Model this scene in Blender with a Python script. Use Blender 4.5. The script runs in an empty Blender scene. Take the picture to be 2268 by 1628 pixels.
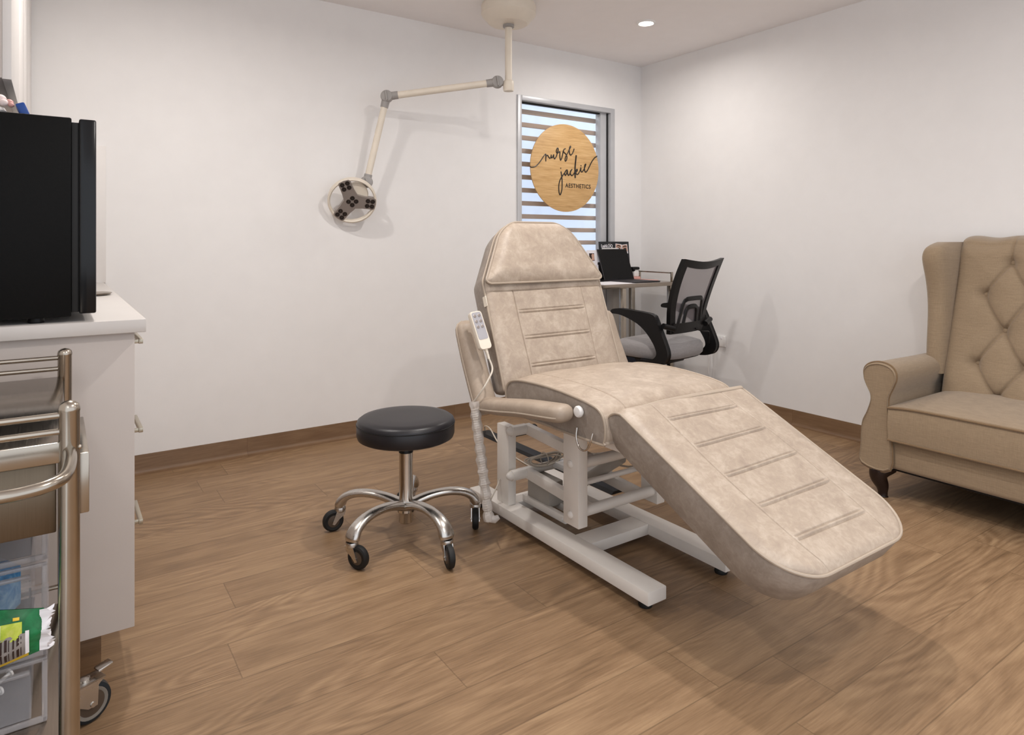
import bpy, bmesh, math, random
from mathutils import Vector, Matrix
random.seed(7)
C = bpy.context.scene.collection
PI = math.pi
V = Vector

# ------------------------------------------------------------------ materials
def rgb(h):
    h = h.lstrip('#'); c = [int(h[i:i+2], 16)/255 for i in (0, 2, 4)]
    return tuple(x/12.92 if x <= .04045 else ((x+.055)/1.055)**2.4 for x in c) + (1,)

class NT:
    def __init__(s, name):
        s.m = bpy.data.materials.new(name); s.m.use_nodes = True
        s.t = s.m.node_tree; s.n = s.t.nodes; s.l = s.t.links
        s.b = s.n['Principled BSDF']; s.out = s.n['Material Output']
    def add(s, typ, **kw):
        n = s.n.new(typ)
        for k, v in kw.items(): setattr(n, k, v)
        return n
    def link(s, a, b): s.l.new(a, b)
    def put(s, sock, v):
        if hasattr(v, 'links'): s.l.new(v, sock)
        else: sock.default_value = v
    def math(s, op, a, b=0.0, clamp=False):
        n = s.n.new('ShaderNodeMath'); n.operation = op; n.use_clamp = clamp
        s.put(n.inputs[0], a); s.put(n.inputs[1], b); return n.outputs[0]
    def coord(s, kind='Object', scale=(1, 1, 1), rot=(0, 0, 0)):
        c = s.n.new('ShaderNodeTexCoord'); mp = s.n.new('ShaderNodeMapping')
        mp.inputs['Scale'].default_value = scale; mp.inputs['Rotation'].default_value = rot
        s.l.new(c.outputs[kind], mp.inputs[0]); return mp.outputs[0]
    def noise(s, vec, scale, detail=4, rough=.55, dist=0):
        n = s.n.new('ShaderNodeTexNoise'); n.inputs['Scale'].default_value = scale
        n.inputs['Detail'].default_value = detail; n.inputs['Roughness'].default_value = rough
        n.inputs['Distortion'].default_value = dist
        s.l.new(vec, n.inputs['Vector']); return n.outputs[0]
    def ramp(s, fac, stops):
        n = s.n.new('ShaderNodeValToRGB'); e = n.color_ramp.elements
        while len(e) < len(stops): e.new(.5)
        for i, (p, c) in enumerate(stops):
            e[i].position = p; e[i].color = c
        s.l.new(fac, n.inputs[0]); return n.outputs[0]
    def mix(s, fac, a, b, mode='MIX'):
        n = s.n.new('ShaderNodeMix'); n.data_type = 'RGBA'; n.blend_type = mode
        s.put(n.inputs[0], fac); s.put(n.inputs[6], a); s.put(n.inputs[7], b); return n.outputs[2]
    def bump(s, h, strength=.3, dist=.01):
        n = s.n.new('ShaderNodeBump'); n.inputs['Strength'].default_value = strength
        n.inputs['Distance'].default_value = dist
        s.l.new(h, n.inputs['Height']); s.l.new(n.outputs[0], s.b.inputs['Normal'])
    def base(s, col=None, rough=None, metal=None, **kw):
        if col is not None: s.put(s.b.inputs['Base Color'], col)
        if rough is not None: s.put(s.b.inputs['Roughness'], rough)
        if metal is not None: s.put(s.b.inputs['Metallic'], metal)
        for k, v in kw.items(): s.put(s.b.inputs[k.replace('_', ' ')], v)
        return s.m

def plain(name, col, rough=.5, metal=0, var=.04, bump=0, bscale=200, **kw):
    """one-colour surface with a faint procedural unevenness"""
    t = NT(name); c = rgb(col) if isinstance(col, str) else col
    v = t.coord('Object'); n = t.noise(v, 9, 3)
    lo = tuple(max(0, x*(1-var)) for x in c[:3]) + (1,); hi = tuple(min(1, x*(1+var)) for x in c[:3]) + (1,)
    t.base(t.ramp(n, [(.3, lo), (.7, hi)]), rough, metal, **kw)
    if bump: t.bump(t.noise(v, bscale, 2), bump, .002)
    return t.m

def steel(name, col, rough=.22, streak=(1, 1, 60), var=.12):
    t = NT(name); c = rgb(col)
    n = t.noise(t.coord('Object', streak), 14, 3)
    lo = tuple(x*(1-var) for x in c[:3]) + (1,)
    t.base(t.ramp(n, [(.3, lo), (.7, c)]), rough, 1.0)
    t.put(t.b.inputs['Roughness'], t.math('ADD', t.math('MULTIPLY', n, .1), rough-.05))
    return t.m

def wood_floor(name, base_vec_axis='floor'):
    t = NT(name)
    c = t.n.new('ShaderNodeTexCoord'); sp = t.n.new('ShaderNodeSeparateXYZ')
    t.link(c.outputs['Object'], sp.inputs[0])
    X, Y, Z = sp.outputs
    W, L = .1755, 1.22
    if base_vec_axis == 'skirt_x': Y = t.math('ADD', Z, .3)
    if base_vec_axis == 'skirt_y': X, Y = Y, t.math('ADD', Z, .3)
    yy = t.math('DIVIDE', t.math('ADD', Y, 1.686), W)
    row = t.math('FLOOR', yy); fy = t.math('SUBTRACT', yy, row)
    wn = t.n.new('ShaderNodeTexWhiteNoise'); wn.noise_dimensions = '1D'; t.link(row, wn.inputs['W'])
    xx = t.math('ADD', t.math('DIVIDE', t.math('ADD', X, 3.076), L), wn.outputs['Value'])
    col = t.math('FLOOR', xx); fx = t.math('SUBTRACT', xx, col)
    cb = t.n.new('ShaderNodeCombineXYZ'); t.link(row, cb.inputs[0]); t.link(col, cb.inputs[1])
    wid = t.n.new('ShaderNodeTexWhiteNoise'); wid.noise_dimensions = '2D'; t.link(cb.outputs[0], wid.inputs['Vector'])
    ID = wid.outputs['Value']
    shift = t.math('MULTIPLY', ID, 57.3)
    def vec(sx, sy):
        k = t.n.new('ShaderNodeCombineXYZ')
        t.link(t.math('ADD', t.math('MULTIPLY', X, sx), shift), k.inputs[0])
        t.link(t.math('ADD', t.math('MULTIPLY', Y, sy), shift), k.inputs[1])
        return k.outputs[0]
    broad = t.noise(vec(1.15, 5.2), 1.0, 1, .35, .35)
    rings = t.math('SINE', t.math('MULTIPLY', broad, 120))
    rings = t.math('ADD', t.math('MULTIPLY', rings, .5), .5)
    mask = t.math('MULTIPLY', t.math('SUBTRACT', t.noise(vec(1.4, 3.0), 1.0, 1), .40), 5.0, True)
    fine = t.noise(vec(9, 190), 1.0, 3, .6)
    mid = t.noise(vec(3.0, 24), 1.0, 5, .62, .4)
    g = t.math('ADD', t.math('MULTIPLY', mid, .58), t.math('MULTIPLY', fine, .42))
    g = t.math('ADD', g, t.math('MULTIPLY', t.math('MULTIPLY', t.math('SUBTRACT', rings, .5), mask), .155))
    g = t.math('ADD', g, t.math('MULTIPLY', t.math('SUBTRACT', ID, .5), .09))
    colr = t.ramp(g, [(.24, rgb('#6a533d')), (.42, rgb('#82674c')), (.56, rgb('#927659')), (.76, rgb('#a68a69'))])
    knots = t.noise(vec(2.6, 9), 1.0, 1)
    colr = t.mix(t.math('MULTIPLY', t.math('SUBTRACT', knots, .74), 6, True), colr, rgb('#5c4630'))
    e1 = t.math('LESS_THAN', t.math('MINIMUM', fy, t.math('SUBTRACT', 1, fy)), .010)
    e2 = t.math('LESS_THAN', t.math('MINIMUM', fx, t.math('SUBTRACT', 1, fx)), .0013)
    seam = t.math('MAXIMUM', e1, e2)
    colr = t.mix(t.math('MULTIPLY', seam, .38), colr, rgb('#4a3826'))
    if base_vec_axis != 'floor': colr = t.mix(.55, colr, rgb('#5e4026'))
    t.base(colr, t.math('ADD', t.math('MULTIPLY', g, .14), .40))
    t.b.inputs['Specular IOR Level'].default_value = .4
    t.bump(g, .12, .002)
    return t.m

def leather(name, dark, light, pale):
    t = NT(name); v = t.coord('Object')
    big = t.noise(v, 13, 5, .62, .6); small = t.noise(v, 46, 4, .6, .9)
    f = t.math('ADD', t.math('MULTIPLY', big, .62), t.math('MULTIPLY', small, .38))
    col = t.ramp(f, [(.30, rgb(dark)), (.50, rgb(light)), (.72, rgb(pale))])
    vein = t.noise(t.coord('Object', (1, 1, 1), (.3, .5, .2)), 11, 2, .5, 1.2)
    line = t.math('SUBTRACT', 1, t.math('MULTIPLY', t.math('ABSOLUTE', t.math('SUBTRACT', vein, .5)), 60), True)
    col = t.mix(t.math('MULTIPLY', line, .20), col, rgb(pale))
    t.base(col, .48); t.bump(t.noise(v, 260, 3), .10, .001)
    return t.m

def fabric(name, dark, light):
    t = NT(name)
    a = t.noise(t.coord('Object', (1, 1, 18)), 22, 4, .7)
    b = t.noise(t.coord('Object', (14, 14, 1)), 26, 3, .7)
    f = t.math('ADD', t.math('MULTIPLY', a, .6), t.math('MULTIPLY', b, .4))
    t.base(t.ramp(f, [(.34, rgb(dark)), (.66, rgb(light))]), .9, Sheen_Weight=.25)
    t.bump(f, .25, .0015)
    return t.m

def see_through(name, col, alpha, rough=.1, spec=.5):
    t = NT(name); t.base(rgb(col), rough)
    tr = t.n.new('ShaderNodeBsdfTransparent'); mx = t.n.new('ShaderNodeMixShader')
    mx.inputs[0].default_value = alpha
    t.link(tr.outputs[0], mx.inputs[1]); t.link(t.b.outputs[0], mx.inputs[2]); t.link(mx.outputs[0], t.out.inputs[0])
    t.b.inputs['Specular IOR Level'].default_value = spec
    return t.m

def glow(name, col, s):
    t = NT(name); t.base(rgb(col), .5); t.b.inputs['Emission Color'].default_value = rgb(col)
    t.b.inputs['Emission Strength'].default_value = s; return t.m

def bamboo(name):
    t = NT(name)
    v = t.coord('Object', (2.2, 1, 46)); a = t.noise(v, 4, 4, .6); b = t.noise(t.coord('Object', (1, 1, 14)), 3, 2)
    f = t.math('ADD', t.math('MULTIPLY', a, .6), t.math('MULTIPLY', b, .4))
    t.base(t.ramp(f, [(.34, rgb('#b98f58')), (.5, rgb('#d2a972')), (.66, rgb('#e0bd88'))]), .5)
    return t.m

M = {}
M['wall'] = plain('wall_paint', '#ebe9e8', .85, var=.012, bump=.05, bscale=90)
M['ceil'] = plain('ceiling_paint', '#f2eeed', .9, var=.01)
M['floor'] = wood_floor('oak_vinyl_planks')
M['skx'] = wood_floor('oak_vinyl_skirting', 'skirt_x')
M['sky'] = wood_floor('oak_vinyl_skirting_side', 'skirt_y')
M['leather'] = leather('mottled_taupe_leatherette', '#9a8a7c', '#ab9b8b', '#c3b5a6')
M['leather_shaded'] = leather('mottled_taupe_leatherette_shaded', '#83786f', '#93887e', '#aaa097')  # same leather as above, with the shading of the pad sides in its colour
M['pipe'] = plain('taupe_piping', '#ab9c8c', .45)
M['thread'] = plain('taupe_seam_thread', '#857462', .7)
M['smooth_leather'] = leather('smooth_taupe_leatherette', '#9b8b7b', '#a39383', '#b0a090')
M['white_steel'] = plain('white_powder_coat', '#e3ddd6', .38)
M['cream'] = plain('cream_plastic', '#e2d8c9', .42)
M['creamgrey'] = plain('grey_joint_plastic', '#9b9794', .45)
M['white'] = plain('white_laminate', '#e3dfdc', .35, var=.01)
M['white_shaded'] = plain('white_laminate_shaded', '#c4bbb5', .45, var=.012, bump=.04, bscale=300)  # same white laminate, greyed so the colour carries the shade on cabinet ends
M['bench'] = plain('white_stone_top', '#cbc6c2', .28, var=.02)
M['wplastic'] = plain('white_plastic', '#e8e6e4', .35)
M['black'] = plain('black_plastic', '#0e0d0e', .42, Specular_IOR_Level=.3)
M['blackgloss'] = plain('black_gloss', '#07080a', .12)
M['fridge'] = plain('black_fridge_side', '#050505', .55, bump=.1, bscale=250, Specular_IOR_Level=.15)
M['fridgedoor'] = plain('black_fridge_door', '#07090d', .2, Specular_IOR_Level=.35)
M['blackvinyl'] = plain('black_vinyl', '#17151a', .40, bump=.05, bscale=300)
M['chrome'] = steel('polished_chrome', '#cfcac4', .12, (1, 1, 1), .05)
M['alu'] = steel('polished_aluminium', '#cdc9c4', .27, (1, 1, 1), .12)
M['steel'] = steel('brushed_stainless', '#b3aa9e', .24, (1, 1, 1), .10)
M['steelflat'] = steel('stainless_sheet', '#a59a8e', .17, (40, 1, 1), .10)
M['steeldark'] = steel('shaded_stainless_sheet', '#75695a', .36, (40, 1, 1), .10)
M['handle'] = steel('satin_nickel', '#b8b0a0', .35, (1, 1, 1), .1)
M['window_alu'] = plain('window_aluminium', '#c2c3c6', .4, .25)
M['rubber'] = plain('black_rubber', '#0c0c0c', .6)
M['tyre'] = plain('blue_black_tyre', '#0d1a22', .45)
M['hub'] = plain('brown_wheel_hub', '#4a3d32', .45)
M['hublight'] = plain('grey_wheel_rim', '#7b756d', .5)
M['fabric'] = fabric('beige_linen', '#86735c', '#9c876d')
M['fabric_seam'] = fabric('beige_linen_piping', '#6e593f', '#84694c')
M['darkwood'] = plain('dark_wood', '#20120f', .25)
M['greyseat'] = fabric('grey_seat_fabric', '#7f7b7b', '#969292')
M['mesh'] = see_through('grey_chair_mesh', '#8b8486', .72, .9, .1)
M['glass'] = see_through('window_glass', '#e8f0f4', .07, .02)
M['clear'] = see_through('clear_plastic', '#cfcdd2', .11, .06, .8)
M['clearedge'] = see_through('clear_plastic_edge', '#aca8aa', .42, .08, .8)
M['sleeve'] = see_through('thin_clear_sleeve', '#e3ddd8', .45, .25, .6)
M['slat'] = plain('taupe_screen_slat', '#b89c86', .7)
M['bamboo'] = bamboo('bamboo_ply')
M['ink'] = plain('black_acrylic', '#120a07', .35)
M['screen'] = plain('dark_glass_screen', '#020203', .08, Specular_IOR_Level=.25)
M['folio'] = plain('charcoal_folio', '#29262a', .6)
M['paper'] = plain('white_paper', '#e9e6ea', .7)
M['print'] = plain('grey_print', '#8d8682', .7)
M['skin'] = plain('printed_skin_tone', '#c79f8c', .6)
M['brow'] = plain('printed_dark_brown', '#2c1712', .6)
M['poster'] = plain('navy_black_card', '#0f151c', .45)
M['pink'] = plain('pink_paper', '#dba79e', .6)
M['blue'] = plain('blue_card', '#12489a', .4)
M['navy'] = plain('navy_box', '#0f1426', .45)
M['bluewrap'] = leather('blue_plastic_wrap', '#10456f', '#2b74a8', '#9cc0d6')
M['palewrap'] = leather('pale_plastic_wrap', '#8f9aa2', '#b9bfc4', '#dcdcdc')
M['green'] = leather('green_foil_pack', '#04391f', '#0a6235', '#1e8a50')
M['lime'] = leather('lime_foil_pack', '#6f9a1e', '#b6c63e', '#e6e08a')
M['yellow'] = plain('yellow_print', '#d8b415', .45)
M['petal'] = plain('pale_petal', '#e6d5d2', .6)
M['pinkpetal'] = plain('pink_petal', '#d8a39c', .6)
M['wire'] = plain('cream_cable', '#cfc6b9', .5)
M['greywire'] = plain('grey_cable', '#b3a99c', .55)
M['membrane'] = plain('grey_keypad', '#a5a3a8', .45)
M['motor'] = plain('grey_motor', '#9c968e', .45)
M['lens'] = plain('dark_lens', '#2b2523', .1)
M['lampgrey'] = plain('warm_grey_lamp_face', '#948b86', .3, .3)
M['bulb'] = glow('downlight_diffuser', '#fff6ea', 22)
M['outwall'] = plain('pale_outdoor_panel', '#c6d2e6', .8)
M['outblue'] = plain('blue_grey_outdoor_panel', '#a9bdd6', .8)
M['pole'] = plain('blue_black_pole', '#33495e', .5)
M['concrete'] = plain('outdoor_paving', '#b9b9bb', .9)

# ------------------------------------------------------------------ mesh builder
class B:
    def __init__(s): s.bm = bmesh.new(); s.mi = 0; s.tag = []
    def _f(s, vs):
        try: f = s.bm.faces.new(vs)
        except ValueError: return None
        f.material_index = s.mi; f.smooth = True; return f
    def merge(s, o):
        mp = {v: s.bm.verts.new(v.co) for v in o.verts}
        for f in o.faces: s._f([mp[v] for v in f.verts])
        o.free()
    def box(s, a, b, bev=.003, seg=2, mat=None):
        t = bmesh.new(); bmesh.ops.create_cube(t, size=1)
        a, b = V(a), V(b); c = (a+b)/2; d = b-a
        for v in t.verts: v.co = V((v.co.x*d.x, v.co.y*d.y, v.co.z*d.z))+c
        if bev > 0: bmesh.ops.bevel(t, geom=t.edges[:], offset=min(bev, .45*min(abs(x) for x in d)), segments=seg, affect='EDGES', profile=.5)
        if mat is not None:
            for v in t.verts: v.co = mat @ v.co
        s.merge(t); return s
    def bar(s, p, q, w, h, up=(0, 0, 1), bev=.002):
        """rectangular bar from p to q: w across, h along up"""
        p, q = V(p), V(q); d = q-p; x = d.normalized(); up = V(up)
        y = up.cross(x).normalized(); z = x.cross(y)
        m = Matrix((x, y, z)).transposed().to_4x4(); m.translation = (p+q)/2
        return s.box((-d.length/2, -w/2, -h/2), (d.length/2, w/2, h/2), bev, 2, m)
    def rings(s, rings, closed=False, cap=True):
        R = [[s.bm.verts.new(p) for p in r] for r in rings]
        n = len(R[0]); k = len(R)
        for i in range(k if closed else k-1):
            a, b = R[i], R[(i+1) % k]
            for j in range(n): s._f([a[j], a[(j+1) % n], b[(j+1) % n], b[j]])
        if cap and not closed: s._f(R[0][::-1]); s._f(R[-1])
        return s
    def tube(s, pts, r, n=12, closed=False, sx=1, sy=1, up=None, cap=True, pw=1):
        P = [V(p) for p in pts]; k = len(P); rr = r if isinstance(r, (list, tuple)) else [r]*k
        T = []
        for i in range(k):
            if closed: d = P[(i+1) % k]-P[i-1]
            else: d = P[min(i+1, k-1)]-P[max(i-1, 0)]
            T.append(d.normalized())
        u = V(up) if up is not None else (V((0, 0, 1)) if abs(T[0].z) < .9 else V((1, 0, 0)))
        out = []
        for i in range(k):
            t = T[i]
            if up is not None: u = V(up)
            u = (u-t*u.dot(t)).normalized(); w = t.cross(u)
            ring = []
            for j in range(n):
                a = 2*PI*j/n; c, q = math.cos(a), math.sin(a)
                if pw != 1: c = math.copysign(abs(c)**pw, c); q = math.copysign(abs(q)**pw, q)
                ring.append(P[i]+(u*c*sy+w*q*sx)*rr[i])
            out.append(ring)
        return s.rings(out, closed, cap)
    def lathe(s, prof, c=(0, 0, 0), axis=(0, 0, 1), n=32, cap=True):
        z = V(axis).normalized(); x = V((1, 0, 0)) if abs(z.x) < .9 else V((0, 1, 0))
        x = (x-z*x.dot(z)).normalized(); y = z.cross(x); c = V(c)
        return s.rings([[c+z*h+(x*math.cos(2*PI*j/n)+y*math.sin(2*PI*j/n))*max(r, 1e-4) for j in range(n)] for r, h in prof], False, cap)
    def prism(s, poly, f, d0, d1):
        """poly of 2D points, f(u,v,d) -> point"""
        a = [s.bm.verts.new(f(u, v, d0)) for u, v in poly]; b = [s.bm.verts.new(f(u, v, d1)) for u, v in poly]
        n = len(a); s._f(a[::-1]); s._f(b)
        for i in range(n): s._f([a[i], a[(i+1) % n], b[(i+1) % n], b[i]])
        return s
    def grid(s, rows, cu=False):
        R = [[s.bm.verts.new(p) for p in r] for r in rows]
        for i in range(len(R)-1):
            n = len(R[i])
            for j in range(n if cu else n-1): s._f([R[i][j], R[i][(j+1) % n], R[i+1][(j+1) % n], R[i+1][j]])
        return R
    def ball(s, c, r, sc=(1, 1, 1), n=16):
        c = V(c); prof = [[c+V((sc[0]*r*math.sin(PI*i/n)*math.cos(2*PI*j/n), sc[1]*r*math.sin(PI*i/n)*math.sin(2*PI*j/n), sc[2]*r*math.cos(PI*i/n))) for j in range(n)] for i in range(1, n)]
        return s.rings(prof)

def W(o):
    m = o.matrix_basis.copy()
    while o.parent: o = o.parent; m = o.matrix_basis @ m
    return m
def obj(name, b, mat, parent=None, label=None, local=False, sharp=38):
    me = bpy.data.meshes.new(name)
    bm = b.bm; bmesh.ops.remove_doubles(bm, verts=bm.verts, dist=1e-6)
    bmesh.ops.recalc_face_normals(bm, faces=bm.faces)
    if parent is None:
        xs = [v.co for v in bm.verts]
        o0 = V(((min(p.x for p in xs)+max(p.x for p in xs))/2, (min(p.y for p in xs)+max(p.y for p in xs))/2, min(p.z for p in xs)))
        bmesh.ops.translate(bm, verts=bm.verts, vec=-o0)
    elif not local: bm.transform(W(parent).inverted())
    bm.to_mesh(me); bm.free()
    me.set_sharp_from_angle(angle=math.radians(sharp))
    for m in (mat if isinstance(mat, (list, tuple)) else [mat]): me.materials.append(M[m])
    o = bpy.data.objects.new(name, me); C.objects.link(o)
    if parent is None: o.location = o0
    else: o.parent = parent
    if label: o['label'] = label
    return o
def thing(name, label, cat, loc=(0, 0, 0), rotz=0, group=None):
    o = bpy.data.objects.new(name, None); C.objects.link(o); o.empty_display_size = .1
    o.location = loc; o.rotation_euler = (0, 0, rotz); o['label'] = label; o['category'] = cat
    if group: o['group'] = group
    return o
def solo(name, b, mat, label, cat, group=None, **kw):
    o = obj(name, b, mat, **kw); o['label'] = label; o['category'] = cat
    if group: o['group'] = group
    return o
def struct(name, b, mat, parent=None, label=None):
    o = obj(name, b, mat, parent)
    if parent is None: o['kind'] = 'structure'
    if label: o['label'] = label
    return o
def copy_tree(o, parent=None):
    c = o.copy(); C.objects.link(c)
    if parent: c.parent = parent
    for ch in list(o.children): copy_tree(ch, c)
    return c
def arc(c, r, a0, a1, n, f):
    return [f(c[0]+r*math.cos(a0+(a1-a0)*i/n), c[1]+r*math.sin(a0+(a1-a0)*i/n)) for i in range(n+1)]
def spline(P, n=8):
    """Catmull-Rom through P"""
    P = [V(p) for p in P]; out = []
    for i in range(len(P)-1):
        a, b, c, d = P[max(i-1, 0)], P[i], P[i+1], P[min(i+2, len(P)-1)]
        for k in range(n):
            t = k/n
            out.append(.5*((2*b)+(c-a)*t+(2*a-5*b+4*c-d)*t*t+(3*b-a-3*c+d)*t**3))
    out.append(P[-1]); return out

# ------------------------------------------------------------------ room shell
H = 2.42; XL = -4.09; YB = -5.2
WX0, WX1, WZ0, WZ1 = -1.147, -.279, .30, 2.07
struct('floor', B().box((XL, YB, -.05), (0, 0, 0), 0), 'floor')
struct('ceiling', B().box((XL-.1, YB, H), (.1, .14, H+.08), 0), 'ceil')
b = B()
b.box((XL-.1, 0, 0), (WX0, .14, H), 0); b.box((WX1, 0, 0), (.1, .14, H), 0)
b.box((WX0, 0, 0), (WX1, .14, WZ0), 0); b.box((WX0, 0, WZ1), (WX1, .14, H), 0)
struct('wall_back', b, 'wall')
struct('wall_right', B().box((0, YB, 0), (.1, 0, H), 0), 'wall')
struct('wall_left', B().box((XL-.1, -2.9, 0), (XL, 0, H), 0), 'wall')
def skirt(ax):
    prof = [(.0, .0), (.03, .0), (.018, .004), (.009, .012), (.005, .022), (.004, .085), (.002, .09), (0, .09)]
    if ax == 'x': return B().prism(prof, lambda u, v, d: V((d, -u, v)), -3.49, 0)
    return B().prism(prof, lambda u, v, d: V((-u, d, v)), YB, -.004)
struct('baseboard_back', skirt('x'), 'skx')
struct('baseboard_right', skirt('y'), 'sky')

# window: aluminium frame, sash, pane, black gasket
win = bpy.data.objects.new('window_1', None); C.objects.link(win); win.location = ((WX0+WX1)/2, 0, WZ0); win['kind'] = 'structure'
b = B(); fw = .034
b.box((WX0, -.012, WZ0), (WX0+fw, .10, WZ1)); b.box((WX1-.04, -.012, WZ0), (WX1, .10, WZ1))
b.box((WX0+fw, -.012, WZ1-fw), (WX1-fw, .10, WZ1)); b.box((WX0+fw, -.012, WZ0), (WX1-fw, .10, WZ0+fw))
obj('window_frame', b, 'window_alu', win)
b = B()
b.box((WX1-.112, .020, WZ0+fw), (WX1-.054, .075, WZ1-fw)); b.box((WX0+fw, .034, WZ0+fw), (WX0+fw+.008, .075, WZ1-fw))
obj('window_sash', b, 'window_alu', win)
b = B(); b.box((WX1-.054, .018, WZ0+fw), (WX1-.040, .03, WZ1-fw), 0); b.box((WX0+fw, .030, WZ1-fw-.010), (WX1-.112, .046, WZ1-fw), 0)
obj('window_gasket', b, 'rubber', win, 'black rubber gasket')
obj('window_pane', B().box((WX0+fw, .048, WZ0+fw), (WX1-.10, .053, WZ1-fw-.01), 0), 'glass', win)

# ------------------------------------------------------------------ outside the window
b = B(); z = WZ0+.06
while z < 2.0:
    b.box((WX0+.02, .105, z), (WX1-.075, .125, z+.031), .002); z += .0897
solo('slat_screen', b, 'slat', 'taupe horizontal slat screen standing just outside the window glass', 'screen')
b = B(); n = 120; top = 2.12
for i in range(n):
    x0, x1 = -2.2+i*.0143, -2.2+(i+1)*.0143
    y0, y1 = 1.6+.012*math.sin(i*.7), 1.6+.012*math.sin((i+1)*.7)
    b.grid([[V((x0, y0, 0)), V((x1, y1, 0))], [V((x0, y0, top)), V((x1, y1, top))]])
solo('corrugated_fence', b, 'outwall', 'white corrugated metal fence outside seen through the left of the window', 'fence')
solo('outdoor_wall', B().box((-.48, 1.75, 0), (1.6, 1.85, 2.6), .004), 'outwall', 'plain pale blue-white outdoor wall seen through the right of the window', 'wall')
b = B()
for dx in (0, .035): b.tube([(-.62+dx, 1.3, 0), (-.62+dx, 1.3, 2.35)], .007, 10)
b.box((-.64, 1.28, 1.24), (-.56, 1.32, 1.28)); b.box((-.64, 1.28, .1), (-.56, 1.32, .14))
solo('gate_post', b, 'pole', 'thin dark blue twin post standing outside beyond the window', 'post')
solo('paving', B().box((-4, .145, -.08), (3, 3.2, -.01), 0), 'concrete', 'grey paving outside beyond the window', 'paving')['kind'] = 'structure'

# ------------------------------------------------------------------ round sign
SX, SZ = -.73, 1.61; cx0 = SX-.020; cz0 = SZ-.003; R_ = .302
sign = thing('round_sign', 'round bamboo sign with black nurse jackie lettering hanging in front of the window', 'sign', (cx0, -.02, cz0-R_))
b = B(); b.lathe([(R_-.002, 0), (R_, .001), (R_, .0065), (R_-.002, .0075)], (cx0, -.0155, cz0), (0, -1, 0), 96)
obj('sign_disc', b, 'bamboo', sign)
ST = [
 ([(-.326, -.013), (-.31, -.015), (-.284, -.009), (-.258, .011), (-.235, .036), (-.216, .061), (-.196, .081), (-.195, .057), (-.195, .031)], .0035),
 ([(-.195, .052), (-.191, .068), (-.18, .074), (-.17, .062), (-.161, .055), (-.153, .06), (-.148, .079), (-.148, .066), (-.14, .059), (-.127, .082), (-.127, .065), (-.119, .054), (-.106, .069), (-.096, .094), (-.088, .118), (-.093, .13), (-.101, .12), (-.104, .101), (-.093, .096), (-.074, .106), (-.074, .079), (-.071, .058), (-.067, .048), (-.059, .059), (-.05, .086), (-.043, .114), (-.035, .126), (-.024, .13)], .0037),
 ([(-.043, .115), (-.038, .105), (-.018, .091), (-.011, .073), (-.016, .051), (-.025, .045), (-.028, .056), (-.021, .078), (-.007, .098), (.007, .123), (.021, .143), (.02, .152), (.013, .142), (.01, .12), (.013, .099), (.022, .09), (.034, .098), (.047, .118), (.053, .136)], .0037),
 ([(-.064, -.029), (-.059, -.053), (-.055, -.079), (-.054, -.119), (-.057, -.157), (-.069, -.188), (-.079, -.179), (-.083, -.147), (-.081, -.115), (-.069, -.083), (-.048, -.055), (-.031, -.036), (-.018, -.018), (-.007, -.015), (-.019, -.02), (-.03, -.04), (-.026, -.053), (-.016, -.045), (-.007, -.02), (-.006, -.039), (.003, -.052), (.015, -.04), (.026, -.018), (.035, -.008), (.022, -.021), (.019, -.038), (.031, -.052), (.045, -.044), (.061, -.024)], .0038),
 ([(.072, .092), (.068, .062), (.063, .022), (.061, -.019), (.063, -.067)], .0052),
 ([(.063, -.032), (.073, -.01), (.082, -.006), (.08, -.018), (.067, -.03), (.078, -.04), (.091, -.036), (.107, -.013), (.115, .008), (.114, -.01), (.123, -.022), (.14, -.006), (.155, .02), (.16, .036), (.151, .03), (.148, .008), (.151, -.013), (.16, -.02), (.176, -.006), (.194, .022), (.216, .057), (.242, .086), (.266, .1)], .0037),
 ([(-.066, -.009), (-.066, -.004)], .0042), ([(.116, .020), (.116, .025)], .0042)]
b = B()
for pts, r in ST:
    b.tube(spline([(SX+x, -.0245, SZ+z) for x, z in pts], 5), r, 8, sx=1, sy=1)
obj('script_lettering', b, 'ink', sign, 'black script lettering reading nurse jackie')

def text_mesh(txt, size, loc, rot, mat, parent, name, width=1.0, extr=.0012, space=1.0, label=None, bold=0):
    cu = bpy.data.curves.new(name, 'FONT'); cu.body = txt; cu.size = size; cu.extrude = extr; cu.space_character = space; cu.offset = bold
    to = bpy.data.objects.new(name, cu); C.objects.link(to)
    dg = bpy.context.evaluated_depsgraph_get(); me = bpy.data.meshes.new_from_object(to.evaluated_get(dg))
    bpy.data.objects.remove(to); bpy.data.curves.remove(cu)
    mx = Matrix.Translation(loc) @ rot @ Matrix.Diagonal((width, 1, 1, 1))
    me.transform(W(parent).inverted() @ mx); me.materials.clear(); me.materials.append(M[mat]); me.name = name
    o = bpy.data.objects.new(name, me); C.objects.link(o); o.parent = parent
    if label: o['label'] = label
    return o
RX90 = Matrix.Rotation(PI/2, 4, 'X')
text_mesh('AESTHETICS', .0415, (SX-.024, -.0235, SZ-.136), RX90, 'ink', sign, 'capital_lettering', .88, .001, 1.18, 'black capital lettering reading AESTHETICS', .0004)

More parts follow.
